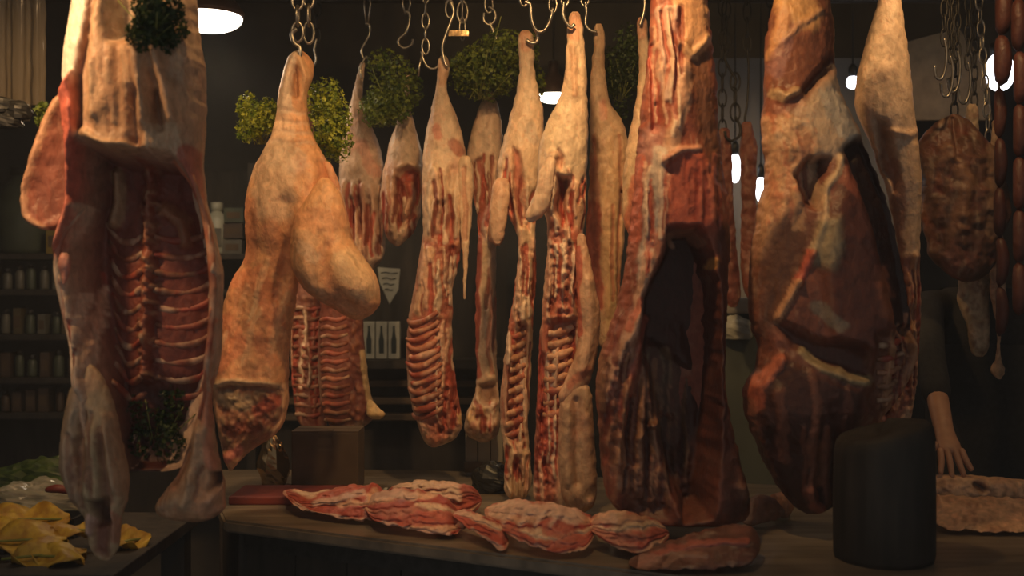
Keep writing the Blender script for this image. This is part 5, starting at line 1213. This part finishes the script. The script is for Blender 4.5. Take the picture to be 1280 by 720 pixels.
for k in range(4):
    m = plain('label_yellow_%d' % k, ((.3, .2, .04), (.28, .12, .03), (.3, .24, .08), (.25, .17, .05))[k], .5, 0, .2, 20, 0)
    small_box(-1.78 + .058 * k, 4.34, z, .05, .1 + .01 * (k % 2), m, ('first', 'second', 'third', 'fourth')[k] + ' yellowish carton from the left under the flank flap', 'yellowish cartons on the top shelf')
# bottle and small goods between the opened lamb and the pork
t = empty('plastic_bottle', P(271, 300, 4.4), 'dull white plastic bottle standing on the shelf end', 'bottle')
c = (P(271, 300, 4.4).x, 4.4, P(0, 318, 4.4).z + .001)
lathe('bottle_body', [(.042, 0), (.046, .008), (.046, .13), (.04, .15), (.02, .165), (.018, .175)], c, WHITEPL, t, 20)
lathe('cap', [(.024, .17), (.024, .2), (.02, .203)], c, WHITEPL, t, 16)
box('bottle_label', c[0] - .03, c[0] + .03, c[1] - .049, c[1] - .0455, c[2] + .03, c[2] + .1, JM[1], t)
for k in range(3):
    small_box(-1.09 + .003 * k, 4.36, c[2] + .062 * k, .075, .055, JM[(k + 1) % 4], ('lowest', 'middle', 'topmost')[k] + ' of three stacked cartons right of the white bottle', 'stacked cartons by the bottle')
# right background: panels
t = tag(box('wall_panel', P(880, 0, 4.3).x, P(1135, 0, 4.3).x, 4.28, 4.3, 0.9, P(0, 74, 4.3).z, GREYP), 'grey wall panel behind the beef sides', 'panel')
bm = bmesh.new(); q = [P(1120, 56, 4.0), P(1198, 35, 4.0), P(1234, 82, 4.0), P(1240, 150, 4.0), P(1120, 150, 4.0)]
a = [bm.verts.new(p) for p in q]; b = [bm.verts.new(p + Vector((0, .02, 0))) for p in q]
bm.faces.new(a); bm.faces.new(b[::-1])
for i in range(5): bm.faces.new((a[i], b[i], b[(i + 1) % 5], a[(i + 1) % 5]))
o = bm_obj('slanted_board', bm, plain('brown_board', (0.34, 0.22, 0.11), .7), None, False, P(1180, 100, 4.0)); tag(o, 'brown board with a slanted top edge behind the empty hooks', 'board')
tag(tube('board_wire', [P(1198, 35, 4.0), (P(1195, 0, 4.0).x, 4.0, 2.92)], .003, DARKMETAL, None, 6), 'wire holding up the brown slanted board', 'wire')
tag(box('cabinet_front', P(900, 0, 3.9).x, P(1000, 0, 3.9).x, 3.9, 3.94, 0, P(0, 392, 3.9).z, GREENP), 'dull green cabinet front between the two big beef sides', 'cabinet')
tag(box('storage_tub', P(905, 0, 3.9).x, P(948, 0, 3.9).x, 3.86, 3.98, P(0, 392, 3.9).z, P(0, 372, 3.9).z, GREYP, None, .01), 'small grey tub on top of the dull green cabinet', 'tub')
c = P(925, 425, 3.8); o = crumple('crumpled_sheet', (c.x, 3.86, P(0, 424, 3.86).z), .05, .035, .05, PAPER, 'crumpled pale sheet stuck on the green cabinet', 'paper', 9, 16, .35)

# hanging plastic at the top left
t = empty('plastic_sleeve', P(22, 150, 2.6), 'bundle of clear pleated plastic sleeves hanging at the top left', 'plastic')
for k, (x0, x1, yb) in enumerate(((-14, 12, 140), (6, 32, 150), (26, 47, 128))):
    V, Fc = [], []; nr, nc = 30, 30
    for i in range(nr):
        yy = -60 + (yb + 60) * i / (nr - 1)
        for j in range(nc):
            a = 2 * math.pi * j / nc; cx = (x0 + x1) / 2; hw = (x1 - x0) / 2
            s = 1 + 0.16 * math.sin(5 * a + k) + 0.1 * vnoise(np.array([j * .5]), np.array([i * .35]), k)[0]
            p = P(cx + hw * math.cos(a) * s, yy, 2.6); p.y += .5 * hw / F * 2.6 * math.sin(a) * s + .02 * k; V.append(tuple(p))
    for i in range(nr - 1):
        for j in range(nc): Fc.append((i * nc + j, i * nc + (j + 1) % nc, (i + 1) * nc + (j + 1) % nc, (i + 1) * nc + j))
    mesh_obj('sleeve', V, Fc, HANGPL, t)
tube('hanger_wire', [P(20, -58, 2.61), (P(20, 0, 2.61).x, 2.55, 2.5)], .004, STEEL, t, 6)
for k, (x, y) in enumerate(((8, 128), (30, 135), (20, 146))):
    c = P(x, y, 2.6); crumple('plastic_knot', (c.x, 2.57, c.z - .03), .03, .02, .025, BLACKPL, ('left', 'right', 'lowest')[k] + ' dark tied end under the pleated plastic sleeves', 'plastic', 30 + k, 12, .3)

# left table: yellowed leaves, clear bag, tray
def leaf(c, ln, wd, rot, tilt, label, seed, mat=YLEAF):
    V, Fc = [], []; n, m = 14, 7
    for i in range(n):
        u = i / (n - 1); w = wd * math.sin(math.pi * (0.04 + .93 * u)) ** .8
        for j in range(m):
            v = j / (m - 1) * 2 - 1
            x = u * ln - ln / 2; y = v * w; z = .012 + abs(v) * w * .35 + .012 * math.sin(u * 7 + seed + v * 2) + .006 * math.sin(v * 6 + seed * 2 + u * 11)
            V.append(Vector((x, y, z)))
    R = Matrix.Rotation(rot, 3, 'Z') @ Matrix.Rotation(tilt, 3, 'X')
    V = [R @ v + Vector(c) for v in V]
    k = len(V); V = V + [v + Vector((0, 0, -.0025)) for v in V]
    for i in range(n - 1):
        for j in range(m - 1):
            a = i * m + j; Fc.append((a, a + m, a + m + 1, a + 1)); Fc.append((k + a, k + a + 1, k + a + m + 1, k + a + m))
    for i in range(n - 1):
        for j in (0, m - 1):
            a = i * m + j; Fc.append((a, a + m, k + a + m, k + a) if j else (a, k + a, k + a + m, a + m))
    for j in range(m - 1):
        for i in (0, n - 1):
            a = i * m + j; Fc.append((a, a + 1, k + a + 1, k + a))
    t = empty('yellow_leaf', c, label, 'leaf', 'yellowed leaves')
    mesh_obj('blade', [tuple(v) for v in V], Fc, mat, t)
    tube('midrib', [R @ Vector((-ln / 2 - .02, 0, .012)) + Vector(c), R @ Vector((0, 0, .016)) + Vector(c), R @ Vector((ln * .4, 0, .014)) + Vector(c)], .003, STEM, t, 6)
TZ = 0.932
for k, (px, Y, ln, wd, rot, z) in enumerate(((35, 2.47, .17, .05, .15, .02), (62, 2.42, .15, .045, .35, .0), (10, 2.55, .16, .05, -.2, .01), (95, 2.52, .12, .03, .25, .03), (40, 2.62, .18, .04, .05, .035), (160, 2.55, .1, .035, .8, .0), (15, 2.7, .14, .04, .3, .02), (75, 2.40, .12, .035, -.25, .0))):
    leaf(((px - 640) / F * Y, Y, TZ + z), ln, wd, rot, .45, ('large yellow leaf lying frontmost on the left table', 'second yellow leaf, under the neck of the opened lamb', 'yellow leaf at the table edge behind the front ones', 'slim curled yellow green leaf beside the lamb neck',
         'long brownish yellow leaf further back on the table', 'small yellow leaf right of the lamb neck', 'pale yellow leaf near the clear plastic bag', 'small yellow leaf at the front rim of the table')[k], k + 3, YLEAF)
c = P(40, 620, 2.85); crumple('clear_bag', (c.x + .02, 2.85, TZ), .11, .06, .06, CELLO, 'shiny crumpled clear plastic bag on the left table', 'bag', 11, 30, .5)
c = P(50, 600, 2.95); crumple('leafy_heap', (c.x, 3.0, TZ), .2, .06, .075, SHADEDPARSLEY, 'dull green leafy heap at the back of the left table', 'greens', 12, 26, .4)
tag(tube('red_pepper', spline([((58 - 640) / F * 2.76, 2.76, TZ + .09), ((75 - 640) / F * 2.76, 2.75, TZ + .095), ((95 - 640) / F * 2.76, 2.76, TZ + .085)], 10), list(.011 * np.sin(np.linspace(.35, 2.6, 10)) ** .6), REDB), 'thin red pepper lying in the clear bag', 'pepper')
t = empty('dark_tray', ((62 - 640) / F * 2.68, 2.68, TZ), 'black tray between the clear bag and the leaves', 'tray')
xx = (62 - 640) / F * 2.68; box('tray_base', xx - .09, xx + .07, 2.64, 2.73, TZ, TZ + .008, BLACKPL, t)
for a in ((xx - .09, xx + .07, 2.632, 2.64), (xx - .09, xx + .07, 2.73, 2.738), (xx - .098, xx - .09, 2.632, 2.738), (xx + .07, xx + .078, 2.632, 2.738)): box('tray_rim', a[0], a[1], a[2], a[3], TZ, TZ + .045, BLACKPL, t)

# ------------------------------------------------------------------ the butcher behind the counter
def skin_mesh(name, chains, mat, parent, sub=2, loc=None):
    """chains: lists of (point, radius); chains after the first start at an existing point index"""
    vs, es, rs = [], [], []
    for ch in chains:
        prev = None
        for it in ch:
            if isinstance(it, int): prev = it; continue
            vs.append(tuple(it[0])); rs.append(it[1]); i = len(vs) - 1
            if prev is not None: es.append((prev, i))
            prev = i
    me = bpy.data.meshes.new(name); me.from_pydata([tuple(Vector(v) - wpos(parent)) for v in vs], es, []); me.update()
    o = bpy.data.objects.new(name, me); COL.objects.link(o); o.parent = parent
    sm = o.modifiers.new('skin', 'SKIN'); sm.use_smooth_shade = True
    for i, r in enumerate(rs):
        q = r if isinstance(r, tuple) else (r, r)
        me.skin_vertices[0].data[i].radius = q
    me.skin_vertices[0].data[0].use_root = True
    ss = o.modifiers.new('sub', 'SUBSURF'); ss.levels = sub; ss.render_levels = sub
    dg = bpy.context.evaluated_depsgraph_get(); ev = o.evaluated_get(dg); m2 = bpy.data.meshes.new_from_object(ev)
    o.modifiers.clear(); o.data = m2; m2.materials.clear(); m2.materials.append(mat)
    m2.polygons.foreach_set('use_smooth', [True] * len(m2.polygons))
    return o
BX, BY = 1.44, 3.5
pr = empty('person', (BX, BY, 0), 'butcher in dark clothes behind the counter, one hand resting on the slabs', 'person')
hz = 0.92
HAND = P(1193, 578, 2.80)          # knuckles
wr = Vector((1.12, 2.90, 1.145)); el = Vector((1.165, 3.13, 1.33)); shd = Vector((1.25, 3.40, 1.46))
clothes = skin_mesh('clothes', [
    [((BX, BY, hz), (.15, .11)), ((BX, BY, 1.12), (.145, .10)), ((BX, BY - .01, 1.32), (.17, .11)), ((BX, BY - .02, 1.44), (.13, .085)), ((BX, BY - .02, 1.50), (.065, .06))],
    [0, ((BX - .09, BY, .82), .095), ((BX - .1, BY - .01, .48), .068), ((BX - .1, BY + .01, .1), .05)],
    [0, ((BX + .09, BY, .82), .095), ((BX + .1, BY - .01, .48), .068), ((BX + .1, BY + .01, .1), .05)],
    [3, ((BX - .12, BY - .04, 1.46), .065), (shd, .062), ((shd + el) / 2, .054), (el, .047), (el.lerp(wr, .62), .040)],
    [3, ((BX + .13, BY - .01, 1.46), .065), ((BX + .19, BY, 1.40), .06), ((BX + .24, BY - .01, 1.15), .047), ((BX + .25, BY - .06, .98), .04)]], CLOTH, pr)
box('apron', BX - .15, BX + .15, BY - .135, BY - .125, .55, 1.35, DARKMETAL if False else CLOTH, pr, .004)
arm = skin_mesh('forearm', [[(el.lerp(wr, .5), .031), (el.lerp(wr, .75), .029), (wr, (.026, .021)), (wr.lerp(HAND, .35) , (.03, .018)), (wr.lerp(HAND, .75), (.036, .016))]], SKIN, pr)
hand_c = wr.lerp(HAND, .7)
fx = Vector((1, 0, 0)); dn = Vector((0, -.45, -.9)).normalized()
for k, (sx, ln, sp) in enumerate(((-.026, .058, -.25), (-.009, .068, -.06), (.009, .064, .14), (.025, .05, .34))):
    a = hand_c + fx * sx; d1 = (dn + fx * sp + Vector((0, -.35, 0))).normalized(); d2 = (dn * .9 + fx * sp + Vector((0, -.1, 0))).normalized()
    skin_mesh('finger', [[(a - dn * .015, .0095), (a + d1 * ln * .4, .009), (a + d1 * ln * .4 + d2 * ln * .35, .008), (a + d1 * ln * .4 + d2 * ln * .65, .0065)]], SKIN, pr, 1)
a = hand_c + fx * -.03 - dn * .03
skin_mesh('thumb', [[(a, .011), (a + Vector((-.022, -.012, -.022)), .0105), (a + Vector((-.03, -.022, -.048)), .008)]], SKIN, pr, 1)
hx = Vector((BX - .01, BY - .05, 1.645))
nk = skin_mesh('neck', [[((BX, BY - .02, 1.46), .058), ((BX, BY - .03, 1.56), .052)]], SKIN, pr, 1)
V, Fc = [], []; n, m = 22, 28
for i in range(n + 1):
    th = math.pi * i / n
    for k in range(m):
        a = 2 * math.pi * k / m; x, y, z = math.sin(th) * math.cos(a), math.sin(th) * math.sin(a), math.cos(th)
        jaw = 1 - .28 * max(0, -z) ** 1.3; fr = max(0, -y)
        px_, py_, pz_ = x * .076 * jaw, y * .095 * (1 - .1 * max(0, -z)), z * .118
        if fr > 0:
            py_ -= .022 * math.exp(-((x / .16) ** 2 + ((z + .12) / .17) ** 2)) * fr                 # nose
            for s in (-1, 1): py_ += .012 * math.exp(-(((x - s * .4) / .17) ** 2 + ((z - .04) / .12) ** 2)) * fr   # eye sockets
            py_ -= .006 * math.exp(-((x / .3) ** 2 + ((z + .45) / .07) ** 2)); py_ += .005 * math.exp(-((x / .3) ** 2 + ((z + .42) / .025) ** 2))
        V.append((hx.x + px_, hx.y + py_, hx.z + pz_))
for i in range(n):
    for k in range(m): Fc.append((i * m + k, (i + 1) * m + k, (i + 1) * m + (k + 1) % m, i * m + (k + 1) % m))
hd = mesh_obj('head', V, Fc, SKIN, pr)
HV = [tuple(hx + (Vector(v) - hx) * 1.07 + Vector((0, .012, .008))) for v in V]
mesh_obj('hair', HV, [f for f in Fc if (sum(HV[i][2] for i in f) / 4 - hx.z) > .045 - .9 * max(-.06, (sum(HV[i][1] for i in f) / 4 - hx.y))], HAIR, pr)
for s in (-1, 1):
    lathe('ear', [(.012, -.03), (.018, -.01), (.02, .012), (.012, .028)], (hx.x + s * .076, hx.y + .012, hx.z - .005), SKIN, pr, 8)
    lathe('eye', [(.002, -.011), (.008, -.007), (.011, 0), (.008, .007), (.002, .011)], (hx.x + s * .03, hx.y - .072, hx.z + .006), PAPER, pr, 10)
